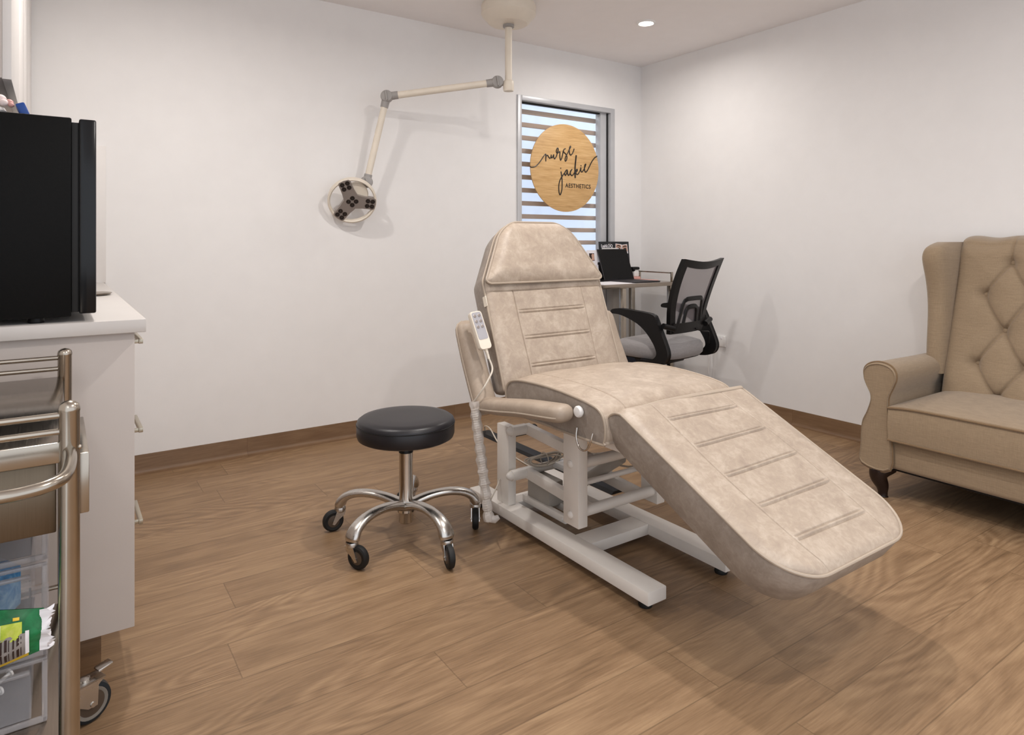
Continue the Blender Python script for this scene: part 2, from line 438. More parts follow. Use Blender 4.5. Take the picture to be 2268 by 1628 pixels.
# ------------------------------------------------------------------ downlights
DL = [(-.72, -.75, 'in the ceiling corner above the steel table'), (-2.05, -2.0, 'in the ceiling above the bed'),
      (-3.35, -1.25, 'in the ceiling above the bar fridge'), (-2.5, -3.5, 'in the ceiling beside the camera'), (-.72, -3.5, 'in the ceiling above the far end of the sofa')]
for i, (x, y, w) in enumerate(DL):
    t = thing('downlight', 'small round recessed white downlight ' + w, 'downlight', (x, y, H-.01), 0, 'recessed ceiling downlights')
    obj('trim_ring', B().lathe([(.040, -.004), (.046, -.009), (.056, -.006), (.058, 0), (.04, 0)], (x, y, H), (0, 0, 1), 40), 'wplastic', t)
    obj('diffuser', B().lathe([(.0405, -.0055), (.0405, -.001)], (x, y, H), (0, 0, 1), 32), 'bulb', t)

# ------------------------------------------------------------------ ceiling examination lamp
LX, LY = -1.574, -.532
lamp = thing('examination_lamp', 'cream articulated examination lamp hanging from the ceiling with round tri-lobed head', 'lamp', (LX, LY, H))
b = B(); b.lathe([(.148, 0), (.152, -.012), (.152, -.058), (.148, -.066), (.112, -.106), (.104, -.111), (.02, -.113)], (LX, LY, H), (0, 0, 1), 48)
obj('ceiling_canopy', b, 'cream', lamp, sharp=18)
b = B(); b.lathe([(.030, -.108), (.031, -.118), (.031, -.128), (.021, -.130)], (LX, LY, H), (0, 0, 1), 24)
obj('collar', b, 'creamgrey', lamp, 'grey collar')
b = B(); b.tube([(LX, LY, H-.11), (LX, LY, 2.0)], .0195, 20)
b.lathe([(.0205, 2.0), (.028, 1.992), (.030, 1.985), (.030, 1.945), (.027, 1.937), (.012, 1.936)], (LX, LY, 0), (0, 0, 1), 24)
obj('drop_rod', b, 'cream', lamp)
J1 = V((-1.625, -.497, 1.988)); EL = V((-2.153, -.194, 1.897)); WR = V((-2.242, -0.125, 1.428)); HD = V((-2.321, -0.115, 1.324))
d1 = (EL-J1).normalized()
obj('upper_arm', B().tube([J1+d1*.05, EL-d1*.05], .0195, 18), 'cream', lamp)
d2 = (WR-EL).normalized()
obj('lower_arm', B().tube([EL+d2*.045, WR-d2*.02], .018, 18), 'cream', lamp)
def knuckle(c, ax, ins):
    b = B(); ax = V(ax).normalized()
    b.lathe([(.020, -.027), (.030, -.024), (.033, -.016), (.033, .016), (.030, .024), (.020, .027)], c, ax, 24)
    for d in ins: b.tube([c+d*.012, c+d*.062], [.023, .0215], 18)
    b.box((-.027, -.004, -.006), (.027, .004, .006), .002, 2, Matrix.Translation(V(c)-ax*.031) @ V((0, 0, 1)).rotation_difference(ax).to_matrix().to_4x4() @ Matrix.Rotation(.9, 4, 'Z'))
    return b
side = d1.cross(V((0, 0, 1))).normalized()
b = knuckle(J1, side, [d1]); b.tube([J1, V((LX, LY, 1.968))], .012, 14); obj('arm_joint', b, 'creamgrey', lamp)
obj('arm_joint', knuckle(EL, side, [-d1, d2]), 'creamgrey', lamp)
dh = V((-.055, 0.005, -.055)).normalized()
obj('arm_joint', knuckle(WR, V((.3, 1, .1)), [-d2*.7, dh*.5]), 'creamgrey', lamp)
# lamp head: ring, back dome and tri-lobed reflector, facing down the room
hn = V((-.27, -.86, -.44)).normalized()
hx = V((0, 0, 1)).cross(hn).normalized(); hy = hn.cross(hx)
def hp(u, v, d): return HD+hx*u+hy*v+hn*d
b = B(); b.tube([WR+dh*.03, hp(.03, .06, -.05)], .012, 12)
b.lathe([(.012, -.055), (.045, -.05), (.062, -.035), (.066, -.01), (.06, -.004), (.0, -.004)], HD+hx*.02+hy*.035, hn, 32)
obj('head_mount', b, 'cream', lamp)
ro = .130
b = B(); ring = []
for i in range(72):
    a = 2*PI*i/72; ring.append([hp(r*math.cos(a), r*math.sin(a), d) for r, d in ((ro, -.014), (ro, .012), (ro-.008, .016), (ro-.014, .010), (ro-.014, -.012), (ro-.006, -.017))])
b.rings(ring, True); obj('head_ring', b, 'cream', lamp)
base_a = [math.radians(x) for x in (113, 353, 233)]
out = []
for k in range(3):
    a = base_a[k]; ca, sa = math.cos(a), math.sin(a); nxt = a-math.radians(60)
    def pt(l, w): return (l*ca+w*sa, l*sa-w*ca)
    out += [pt(.06, -.034), pt(.117, -.033), pt(.124, -.027), pt(.127, 0), pt(.124, .027), pt(.117, .033), pt(.06, .034)]
    out.append((.045*math.cos(nxt), .045*math.sin(nxt)))
b = B(); b.prism(out, lambda u, v, d: hp(u, v, d), -.012, .016); obj('tri_lobe_panel', b, 'lampgrey', lamp)
b = B(); c4 = []
for k in range(3):
    a = base_a[k]
    for (l, w) in ((.082, -.0145), (.082, .0145), (.108, -.0145), (.108, .0145)): c4.append((l*math.cos(a)+w*math.sin(a), l*math.sin(a)-w*math.cos(a)))
for (u, v) in ((0, .02), (.02, .001), (-.02, -.001), (0, -.02)): c4.append((u, v))
bl = []
for (u, v) in c4:
    bb = B(); bb.mi = 0; bb.lathe([(.0125, .0155), (.0125, .018), (.0105, .0185), (.0095, .0172), (.003, .0165)], HD+hx*u+hy*v, hn, 16)
    bb.ball(hp(u, v, .0175), .0032, n=8)
    obj('led_lens', bb, 'lens', lamp)

# ------------------------------------------------------------------ leather pads
def lines(L, base, keys):
    xs = [L[0]+(L[1]-L[0])*i/base for i in range(base+1)]
    for k in keys:
        for d in (-.007, -.0045, -.003, -.0018, -.0008, 0, .0008, .0018, .003, .0045, .007): xs.append(k+d)
    xs = sorted(x for x in xs if L[0] <= x <= L[1]); o = [xs[0]]
    for x in xs[1:]:
        if x-o[-1] > 5e-4: o.append(x)
    return o
def groove(d, w=.0032): return math.exp(-(d/w)**2)
def pad(name, parent, O, ev, en, L, wf, T, crown, rows, seam, rowx, mats=('leather', 'leather_shaded'), s0=.63, Wm=.2975, edge=.03, taper=.0, roll=0):
    """quilted pad: ex=(1,0,0); wf(v) half width; rows = v of double stitch lines between +-rowx; seam = +-x of lengthwise seams"""
    O, ev, en = V(O), V(ev).normalized(), V(en).normalized(); ex = V((1, 0, 0))
    dbl = []
    for v in rows: dbl += [v-.006, v+.006]
    vs = lines((0, L), 40, dbl + ([seam[1]] if len(seam) > 1 else []))
    ss = lines((-Wm, Wm), 40, [-seam[0], seam[0]] if seam else [])
    ends = [L*(1-math.cos(PI*i/16))/2 for i in range(17)]
    vs = sorted(set(vs+[min(.04, L)*x/8 for x in range(8)]+[L-.12*(1-math.cos(PI/2*x/14)) for x in range(15)]))
    top = []
    for v in vs:
        w = wf(v); r = []
        for s in ss:
            q = s/Wm
            if abs(q) <= s0 and w > s0*Wm: x = s
            elif w > s0*Wm: x = math.copysign(s0*Wm+(abs(q)-s0)/(1-s0)*(w-s0*Wm), s)
            else: x = q*w
            de = max(0, min(w-abs(x), v, L-v)); k = min(1, de/edge); h = crown*(1-(1-k)**2.2)
            h += .004*math.sin(9*x+3)*math.sin(11*v+1)*k
            if abs(x) < rowx+.004:
                for d in dbl: h -= .0042*groove(v-d, .0026)*min(1, max(0, (rowx+.004-abs(x))/.004))
                for i in range(len(rows)): h += .0022*math.exp(-((v-rows[i])/.004)**2)
            if seam and (len(seam) < 2 or v < seam[1]+.001 or seam[1] < 0):
                h -= .0045*groove(abs(s)-seam[0], .0022)*k
            if len(seam) > 1 and seam[1] > 0: h -= .0045*groove(v-seam[1], .0022)*k
            r.append(O+ex*x+ev*v+en*(h-roll*max(0, 1-v/.055)**2))
        top.append(r)
    b = B(); R = b.grid(top)
    # skirt and underside
    def rim(off, sh):
        out = []
        for v in vs: out.append((wf(v), v))
        out = [( x, v) for x, v in out]
        ringp = [(-x, v) for x, v in out]+[(x, v) for x, v in out[::-1]]
        cxm = L/2
        return [O+ex*x*(1-sh)+ev*(cxm+(v-cxm)*(1-sh))-en*(off+roll*(1-off/T)*max(0, 1-v/.055)**2) for x, v in ringp]
    b.mi = 1
    b.rings([rim(0, 0), rim(.012, -.006), rim(T*.5, -.004+taper*.3), rim(T-.02, taper), rim(T, taper+.03)], cap=False)
    rr = rim(T, taper+.03); b._f([b.bm.verts.new(p) for p in rr])
    o = obj(name, b, list(mats), parent)
    pp = rim(-.001, -.004); q = [pp[0]]
    for p in pp[1:]:
        if (p-q[-1]).length > .004: q.append(p)
    return o, q

bed = thing('treatment_bed', 'taupe leather reclining treatment bed on a white steel lifting frame', 'treatment bed', (-2.01, -1.7, 0))
BX = -2.01; HW = .2975
# leg rest
la = math.radians(26.1); lev = V((0, -math.cos(la), -math.sin(la))); len_ = V((0, -math.sin(la), math.cos(la)))
LO = V((BX, -2.132, .617)); LL = .668; LW = .286
def wleg(v):
    w = LW; r = .135
    if v > LL-r: w = LW-r+math.sqrt(max(0, r*r-(v-LL+r)**2))
    r2 = .03
    if v < r2: w = LW-r2+math.sqrt(max(0, r2*r2-(r2-v)**2))
    return w
rows = [.118, .230, .346, .459, .572]
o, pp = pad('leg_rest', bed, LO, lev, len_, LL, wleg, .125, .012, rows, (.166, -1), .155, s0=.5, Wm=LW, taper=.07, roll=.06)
obj('piping', B().tube(pp, .0042, 8, True), 'pipe', o)
b = B(); b.tube(spline([(BX-.245, -2.172, .598), (BX-.1, -2.164, .604), (BX+.1, -2.164, .604), (BX+.280, -2.168, .602)], 8), .0075, 10, sx=1.4, sy=1)
obj('welt_flap', b, 'pipe', o)
# seat cushion
prof = [(-1.612, .500), (-1.600, .530), (-1.598, .565), (-1.612, .590), (-1.645, .605), (-1.70, .613), (-1.80, .618), (-1.90, .617), (-1.98, .612), (-2.04, .606), (-2.085, .597), (-2.108, .583), (-2.120, .560), (-2.124, .53), (-2.118, .502), (-2.10, .492), (-1.86, .49), (-1.63, .49)]
def close_spline(P, n=4):
    k = len(P); out = []
    for i in range(k):
        a, b_, c, d = [V((*P[(i+j) % k], 0)) for j in (-1, 0, 1, 2)]
        for t in [q/n for q in range(n)]: out.append((.5*((2*b_)+(c-a)*t+(2*a-5*b_+4*c-d)*t*t+(3*b_-a-3*c+d)*t**3)).to_2d())
    return out
cp = close_spline(prof)
xs = lines((-HW, HW), 24, [-.205, .205])
b = B(); rg = []
for x in xs:
    q = abs(x)/HW; rr = []
    for p in cp:
        topk = max(0, min(1, (p.y-.55)/.05)); up = .017*(1-q**3)*topk - .004*groove(abs(x)-.205, .0022)*topk
        fr = max(0, min(1, (-2.08-p.x)/.03)); out_ = .008*(1-q**4)*fr - .004*groove(abs(x)-.205, .0022)*fr
        up += .003*math.sin(13*x+20*p.x)*topk*(1-q)
        rr.append(V((BX+x, p.x-out_, p.y+up)))
    rg.append(rr)
b.rings(rg, cap=False); b.mi = 1; b._f([b.bm.verts.new(V((BX-HW, p.x, p.y))) for p in cp]); b._f([b.bm.verts.new(V((BX+HW, p.x, p.y))) for p in cp])
seat = obj('seat_cushion', b, ['leather', 'leather_shaded'], bed)
for sx in (-1, 1): obj('piping', B().tube([(BX+sx*(HW+.001), p.x, p.y) for p in cp], .0042, 8, True), 'pipe', seat)
# backrest
ba = math.radians(68.9); bev = V((0, math.cos(ba), math.sin(ba))); ben = V((0, -math.sin(ba), math.cos(ba)))
BO = V((BX, -1.583, .545)); BL = .667
def wback(v):
    if v < .43: w = HW-.004
    else: w = HW-.004-(v-.43)/(BL-.43)*.128
    r = .075
    if v > BL-r: w -= r-math.sqrt(max(0, r*r-(v-BL+r)**2))
    r2 = .02
    if v < r2: w -= r2-math.sqrt(max(0, r2*r2-(r2-v)**2))
    return w
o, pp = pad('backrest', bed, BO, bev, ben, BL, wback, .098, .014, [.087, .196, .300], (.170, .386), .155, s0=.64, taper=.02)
obj('piping', B().tube(pp, .0042, 8, True), 'pipe', o)
b = B(); q0 = BO+bev*.352+V((-HW, 0, 0))
b.box((-.0015, -.012, -.02), (.0015, .012, .02), .001, 1, Matrix.Translation(q0+V((-.001, -.002, 0)) - ben*.004) @ Matrix.Rotation(-.35, 4, 'X')); obj('care_tag', b, 'cream', o, 'small cream fabric tag')
# head pillow
PO = BO+bev*.412+ben*.014; PL = BL-.412
def wpil(v):
    w = wback(.412+v)+.000
    r2 = .018
    if v < r2: w -= r2-math.sqrt(max(0, r2*r2-(r2-v)**2))
    return w-.004
o, pp = pad('head_pillow', bed, PO+ben*.016+V((-.004, 0, 0)), bev, ben, PL, wpil, .022, .022, [], (), 0, s0=0, edge=.055)
obj('piping', B().tube(pp, .0042, 8, True), 'pipe', o)
# arm rests
def armrest(sx):
    x = BX+sx*.350; b = B()
    def cap(P, r0, ends):
        P = spline(P, 8); k = len(P); rr = []
        for i in range(k):
            t = i/(k-1); e = 1
            if t < .12: e *= (1-(1-t/.12)**2*ends[0])**.5
            if t > .86: e *= (1-((t-.86)/.14)**2*ends[1])**.5
            rr.append(r0*max(e, .06))
        return P, rr
    bv = bev
    P, rr = cap([(x-sx*.0, -1.392, .795), (x, -1.45, .66), (x, -1.523, .525), (x-sx*.0, -1.553, .487)], .040, (.9, .15))
    b.tube(P, rr, 20, sx=1.12, sy=.88, pw=.75, up=(0, -1, .2))
    o = obj('armrest_upright', b, 'smooth_leather', bed)
    bb = B(); bb.tube([p+V((sx*.0445*min(1, r/.040), .0, .0)) for p, r in zip(P, rr)], .0036, 8); obj('piping', bb, 'pipe', o)
    b = B()
    P, rr = cap([(x, -1.535, .505), (x, -1.65, .520), (x, -1.80, .545), (x, -1.92, .560), (x-sx*.008, -2.005, .568)], .0335, (.3, .93))
    b.tube(P, rr, 20, sx=1.25, sy=.86, pw=.75, up=(0, 0, 1))
    o = obj('armrest_pad', b, 'smooth_leather', bed)
    bb = B(); bb.tube([p+V((sx*.0420*min(1, r/.0335), 0, -.010)) for p, r in list(zip(P, rr))[:-2]], .0034, 8); obj('piping', bb, 'pipe', o)
    b = B(); b.lathe([(.006, .0), (.015, .002), (.018, .006), (.018, .014), (.015, .018)], (BX+sx*(HW+.020), -2.012, .573), (-sx, 0, 0), 24)
    obj('pivot_cap', b, 'wplastic', bed)
armrest(-1); armrest(1)
b = B(); b.tube(spline([(BX-HW-.006, -2.000, .520), (BX-HW-.012, -2.003, .492), (BX-HW-.014, -2.018, .466), (BX-HW-.014, -2.036, .460), (BX-HW-.014, -2.056, .468), (BX-HW-.012, -2.070, .495), (BX-HW-.006, -2.074, .520)], 6), .0032, 10)
obj('tie_hook', b, 'chrome', bed, 'bent chrome wire hook')
# steel frame
RL = (-2.223, -2.145); RR = (-1.87, -1.79)
for (x0, x1) in (RL, RR):
    o = obj('base_rail', B().box((x0, -2.214, .029), (x1, -1.196, .0695), .003), 'white_steel', bed)
    for y in (-2.165, -1.25):
        obj('rubber_foot', B().lathe([(.02, 0), (.022, .006), (.018, .02), (.01, .029)], ((x0+x1)/2, y, 0), (0, 0, 1), 20), 'rubber', o)
obj('cross_bar', B().box((-2.145, -1.876, .030), (-1.87, -1.790, .0685), .003), 'white_steel', bed)
obj('cross_bar', B().box((-2.145, -1.44, .030), (-1.87, -1.36, .0685), .003), 'white_steel', bed)
for sx in (-1, 1):
    cxm = -2.0065; f = lambda x: cxm+sx*(cxm-x)
    def bx(x0, x1, y0, y1, z0, z1, bev=.003):
        a, c = sorted((f(x0), f(x1))); return B().box((a, y0, z0), (c, y1, z1), bev)
    obj('rear_post', bx(-2.200, -2.163, -1.452, -1.371, .069, .377), 'white_steel', bed)
    obj('lift_column', bx(-2.214, -2.173, -1.889, -1.808, .137, .46), 'white_steel', bed)
    for (z0, z1) in ((.368, .345), (.196, .173)):
        b = B(); b.bar((f(-2.128), -1.472, z0), (f(-2.128), -1.85, z1), .026, .038); obj('link_arm', b, 'white_steel', bed)
        b = B(); b.tube([(f(-2.205), -1.478, z0), (f(-2.140), -1.478, z0)], .0205, 20); b.ball((f(-2.205), -1.478, z0), .0165, (1.3, 1, 1), 14)
        obj('pivot_sleeve', b, 'white_steel', bed)
        b = B(); b.ball((f(-2.2145), -1.847, z1), .0135, (.7, 1, 1), 14); obj('bolt_cap', b, 'white_steel', bed)
    obj('seat_beam', bx(-2.235, -2.175, -2.12, -1.63, .455, .493), 'white_steel', bed)
for (y, z, r) in ((-1.862, .345, .0185), (-1.862, .180, .0185), (-1.80, .247, .010), (-1.476, .200, .017)):
    obj('cross_tube', B().tube([(-2.172, y, z), (-1.84, y, z)], r, 18), 'white_steel', bed)
obj('rear_beam', B().box((-2.19, -1.67, .452), (-1.82, -1.62, .492), .003), 'white_steel', bed)
obj('front_beam', B().box((-2.172, -2.10, .452), (-1.84, -2.05, .492), .003), 'white_steel', bed)
# motor, actuator, control box
b = B(); b.box((-2.115, -1.60, .09), (-2.045, -1.46, .185), .006); obj('motor', b, 'motor', bed, 'grey electric motor housing')
b = B(); b.tube([(-2.02, -1.57, .115), (-1.99, -1.86, .33)], .021, 16); b.tube([(-2.02, -1.60, .095), (-2.02, -1.46, .095)], .026, 16); obj('actuator', b, 'motor', bed, 'grey tubular actuator')
b = B(); b.box((-2.125, -1.71, .070), (-2.105, -1.44, .098), .003); b.box((-2.06, -1.71, .070), (-2.04, -1.44, .098), .003); b.tube([(-2.13, -1.69, .084), (-2.035, -1.69, .084)], .006, 10); obj('motor_bracket', b, 'white_steel', bed)
b = B(); b.box((-2.02, -1.72, .20), (-1.90, -1.50, .225), .004); obj('control_box', b, 'wplastic', bed, 'white control box with printed label')
obj('gear_box', B().box((-2.06, -2.03, .41), (-1.93, -1.93, .452), .006), 'motor', bed)
b = B(); random.seed(4)
for k in range(7):
    ph = [random.uniform(-1, 1) for _ in range(6)]
    b.tube([(-2.06+.006*ph[0]+(.085+.012*ph[1])*math.cos(2*PI*i/28), -1.500+.012*ph[2]+.012*math.sin(2*PI*i/28+ph[3]), .240+.005*ph[4]+(.016+.004*ph[5])*math.sin(2*PI*i/28)+.004*math.cos(4*PI*i/28)) for i in range(28)], .0032, 6, True)
b.tube([(-2.06, -1.500+.026*math.cos(2*PI*i/12), .240+.026*math.sin(2*PI*i/12)) for i in range(12)], .0022, 6, True)
obj('cable_bundle', b, 'greywire', bed, 'coiled bundle of grey cable')
b = B()
b.tube(spline([(-1.93, -1.98, .43), (-1.87, -1.90, .36), (-1.86, -1.80, .26), (-1.86, -1.70, .235), (-1.865, -1.62, .225)], 6), .004, 8)
b.tube(spline([(-1.865, -1.83, .355), (-1.86, -1.75, .31), (-1.862, -1.60, .25), (-1.87, -1.48, .225)], 6), .006, 8)
obj('power_cable', b, 'greywire', bed)

# foot bar on the floor behind the bed
fb = thing('foot_switch_bar', 'long black foot switch bar lying on the floor behind the bed', 'foot switch', (-1.62, -.9, 0))
b = B(); b.prism([(-.045, 0), (.045, 0), (.03, .012), (-.03, .012)], lambda u, v, d: V((-1.62+u, d, v)), -1.46, -.35)
obj('rail', b, 'black', fb)
b = B(); b.prism([(-.04, 0), (.04, 0), (.025, .03), (-.025, .03)], lambda u, v, d: V((d, -.48+u, v)), -1.57, -1.36); b.ball((-1.36, -.48, .018), .022, n=10); obj('pedal', b, 'rubber', fb)
b = B(); b.tube(spline([(-1.62, -.36, .013), (-1.640, -.39, .05), (-1.655, -.47, .055), (-1.69, -.60, .02), (-1.72, -.75, .004), (-1.75, -1.0, .004)], 6), .0035, 8); obj('cable', b, 'wire', fb, 'white cable')

# ------------------------------------------------------------------ hand remote with coiled cord in a clear sleeve
rc = V((-2.366, -1.508, .772)); rv = V((0, .40, .917)).normalized(); rn = V((0, -.917, .40)).normalized(); rx = V((1, 0, 0))
tilt = Matrix.Rotation(.10, 3, rn); rx = tilt @ rx; rv = tilt @ rv
rem = thing('bed_remote', 'cream hand remote with six grey buttons on the left armrest of the bed', 'remote control', rc)
def rp(u, v, d): return rc+rx*u+rv*v+rn*d
def rrect(w, h, r, n=5, w2=None):
    o = []
    for (cx, cy, a0) in ((w-r, h-r, 0), (-(w-r), h-r, 90), (-(w-r), -(h-r), 180), (w-r, -(h-r), 270)):
        for i in range(n+1):
            a = math.radians(a0+90*i/n); o.append((cx+r*math.cos(a), cy+r*math.sin(a)))
    return o
b = B(); b.rings([[rp(u*s, v*s2, d) for u, v in rrect(.0255, .073, .012)] for s, s2, d in ((.86, .95, -.013), (.97, .99, -.009), (1, 1, 0), (1, 1, .007), (.95, .985, .0105))])
obj('remote_body', b, 'cream', rem)
b = B(); b.prism(rrect(.0205, .052, .008), lambda u, v, d: rp(u, v+.016, d), .0095, .0115); kp = obj('keypad', b, 'membrane', rem, 'grey keypad')
for (u, v) in [(-.0095, .054), (.0095, .054), (-.0095, .033), (.0095, .033), (-.0095, .012), (.0095, .012)]:
    b = B(); b.lathe([(.0058, .011), (.006, .0125), (.0045, .0132)], rc+rx*u+rv*v, rn, 14); b.box((-.004, -.0008, .0131), (.004, .0008, .0137), 0, 1, Matrix.Translation(rc+rx*u+rv*v) @ Matrix((rx, rv, rn)).transposed().to_4x4())
    obj('button', b, 'lampgrey', kp)
obj('hanger_hook', B().box((-.008, .05, -.024), (.008, .07, -.010), .002, 2, Matrix.Translation(rc) @ Matrix((rx, rv, rn)).transposed().to_4x4()), 'creamgrey', rem)
p0 = rp(.002, -.073, 0)
b = B()
for i in range(6): b.lathe([(.0065-.0003*i, -.006*i), (.0065-.0003*i, -.006*i-.004), (.0048, -.006*i-.005), (.0048, -.006*i-.006)], p0, rv, 14)
obj('strain_relief', b, 'cream', rem)
S0 = V((-2.412, -1.545, .525)); S1 = V((-2.392, -1.613, .115))
b = B(); b.tube(spline([p0-rv*.03, p0-rv*.06+V((.0, -.010, -.01)), V((-2.374, -1.585, .61)), V((-2.400, -1.580, .57)), S0], 8), .0035, 8)
obj('cord', b, 'wire', rem)
cl = (S1-S0); L_ = cl.length; ct = cl.normalized(); cu_ = V((1, 0, 0)); cu_ = (cu_-ct*cu_.dot(ct)).normalized(); cw = ct.cross(cu_)
pts = []
N = 46
for i in range(N*10+1):
    a = 2*PI*i/10; t = i/(N*10); pts.append(S0+ct*(L_*(.06+.90*t))+(cu_*math.cos(a)+cw*math.sin(a))*.0115)
b = B(); b.tube(pts, .0032, 5); obj('coiled_cord', b, 'wire', rem)
b = B(); rg = []
for i in range(40):
    t = i/39; r = .0175+.0022*math.sin(i*1.7)+.001*math.sin(i*3.1)
    rg.append([S0+ct*(L_*t)+(cu_*math.cos(2*PI*j/18)+cw*math.sin(2*PI*j/18))*(r*(1+.08*math.sin(j*2.1+i*.6))) for j in range(18)])
b.rings(rg, cap=False); b.tube([S1+V((0, 0, .01)), S1+V((.018, -.012, .004)), S1+V((.03, -.018, .012))], [.016, .013, .008], 10)
obj('clear_sleeve', b, 'sleeve', rem, 'crinkled clear plastic sleeve')
b = B(); b.tube(spline([S1+V((.0, 0, .03)), S1+V((.01, .02, -.015)), V((-2.335, -1.50, .09)), V((-2.26, -1.42, .10)), V((-2.215, -1.40, .14)), V((-2.204, -1.395, .16))], 8), .0032, 8)
obj('bed_lead', b, 'wire', rem)

# ------------------------------------------------------------------ black round stool
SXc, SYc = -2.579, -1.332
stool = thing('round_stool', 'round black vinyl stool on a chrome five-star base with castors', 'stool', (SXc, SYc, 0))
def sc(x, y, z): return V((SXc+x, SYc+y, z))
b = B(); b.lathe([(.05, .372), (.165, .372), (.176, .378), (.180, .39), (.180, .425), (.1785, .4285), (.180, .431), (.177, .441), (.166, .449), (.14, .4525), (.08, .4535), (.001, .4535)], sc(0, 0, 0), (0, 0, 1), 64)
seat = obj('seat', b, 'blackvinyl', stool)
b = B(); b.tube([tuple(sc(.1805*math.cos(2*PI*i/64), .1805*math.sin(2*PI*i/64), .4285)) for i in range(64)], .0016, 6, True); obj('seam_welt', b, 'black', seat)
b = B(); b.lathe([(.0125, .29), (.0125, .372)], sc(0, 0, 0), (0, 0, 1), 20); obj('gas_rod', b, 'chrome', stool)
b = B(); b.lathe([(.0255, .332), (.0265, .330), (.0265, .318), (.025, .317)], sc(0, 0, 0), (0, 0, 1), 28, False); b.lathe([(.013, .334), (.0255, .333), (.0265, .329)], sc(0, 0, 0), (0, 0, 1), 28, False); obj('collar', b, 'black', stool, 'black collar')
b = B(); b.lathe([(.0255, .322), (.0255, .14), (.030, .125), (.032, .10), (.0265, .092), (.0265, .062), (.024, .058)], sc(0, 0, 0), (0, 0, 1), 32); obj('column', b, 'chrome', stool)
lsrc = None
a0 = math.radians(59)
b = B(); P = spline([(.012, 0, .118), (.05, 0, .134), (.10, 0, .146), (.16, 0, .150), (.215, 0, .142), (.252, 0, .124), (.268, 0, .102), (.271, 0, .090)], 5)
k = len(P); rr = [.025-.006*math.sin(PI*min(1, i/(k*.8)))-(.002 if i > k*.9 else 0) for i in range(k)]
b.tube(P, rr, 20, sx=1.12, sy=.72, up=(.25, 0, 1), pw=.85)
for v in b.bm.verts: v.co = Matrix.Rotation(a0, 4, 'Z') @ v.co
leg = obj('leg', b, 'alu', stool, local=True)
def castor(parent, px, py, ang, r=.040, mats=('alu', 'rubber', 'hub')):
    b = B(); m = Matrix.Translation((px, py, 0)) @ Matrix.Rotation(ang, 4, 'Z')
    b.lathe([(.0205, .088), (.0215, .086), (.0215, .074), (.018, .070)], (0, 0, 0), (0, 0, 1), 18)
    for sy in (-1, 1):
        b.prism([(.018, .076), (-.016, .076), (-.030, .040), (-.033, .030), (-.024, .027), (-.008, .045), (.012, .06)], lambda u, v, d: V((u, d, v)), sy*.0165, sy*.0135)
    b.tube([(-.027, -.019, r), (-.027, .019, r)], .004, 10)
    for v in b.bm.verts: v.co = m @ v.co
    obj('castor_fork', b, mats[0], parent, local=True)
    b = B(); b.lathe([(.006, -.011), (r-.012, -.011), (r-.008, -.012), (r-.002, -.009), (r, 0), (r-.002, .009), (r-.008, .012), (r-.012, .011), (.006, .011)], (-.027, 0, r), (0, 1, 0), 32)
    b.mi = 1
    for sy in (-1, 1): b.lathe([(.001, .0125*sy), (.018, .0122*sy), (.022, .0113*sy)], (-.027, 0, r), (0, 1, 0), 24, False)
    for v in b.bm.verts: v.co = m @ v.co
    return obj('wheel', b, [mats[1], mats[2]], parent, local=True)
legs = [leg]
for i in range(1, 5):
    c = leg.copy(); C.objects.link(c); c.rotation_euler = (0, 0, i*2*PI/5); legs.append(c)
for i, l in enumerate(legs):
    castor(l, .271*math.cos(a0), .271*math.sin(a0), (-.55, -1.34, -.42, -2.39, 2.3)[i])

# ------------------------------------------------------------------ bench: base cabinet, worktop, splashback, overhead cupboard
cab = thing('base_cabinet', 'white laminate base cabinet with drawers under the bench, end panel facing the camera', 'cabinet', (-3.78, -.86, 0))
obj('carcass', B().box((-4.085, -1.7035, .155), (-3.511, -.004, .878), .0015), 'white_shaded', cab)
obj('kickboard', B().box((-4.085, -1.665, 0), (-3.56, -.004, .155), .001), 'skx', cab, 'wood-look kickboard')
obj('end_panel', B().box((-4.085, -1.722, .155), (-3.493, -1.704, .878), .001), 'white_shaded', cab)
for i, (z0, z1, zh) in enumerate(((.158, .428, .375), (.432, .676, .612), (.680, .874, .842))):
    d = obj('drawer', B().box((-3.511, -1.7025, z0), (-3.4945, -1.39, z1), .0015), 'white_shaded', cab)
    b = B(); b.box((-3.476, -1.632, zh-.006), (-3.466, -1.476, zh+.006), .001)
    for y in (-1.629, -1.484): b.box((-3.494, y, zh-.005), (-3.470, y+.008, zh+.005), .001)
    obj('handle', b, 'handle', d, 'satin metal bar handle')
for k in range(3):
    y0 = -1.386+k*.461; d = obj('cupboard_door', B().box((-3.511, y0, .158), (-3.493, y0+.457, .874), .0015), 'white_shaded', cab)
solo('worktop', B().box((-4.085, -1.745, .879), (-3.470, -.002, .911), .002), 'bench', 'white stone-look worktop running along the left wall under the black fridge', 'worktop')
solo('splashback', B().box((-4.07, -.013, .911), (-3.462, -.001, 1.54), .001), 'white', 'plain white splashback panel on the back wall behind the bench', 'splashback')
oc = thing('overhead_cupboard', 'white overhead cupboard on the left wall above the black fridge', 'cupboard', (-3.9, -.8, 1.49))
obj('carcass', B().box((-4.086, -1.60, 1.49), (-3.758, -.016, H-.005), .0015), 'white_shaded', oc)
for k in range(4): obj('cupboard_door', B().box((-3.758, -1.60+k*.396, 1.488), (-3.740, -1.60+k*.396+.3925, H-.02), .001), 'white', oc)

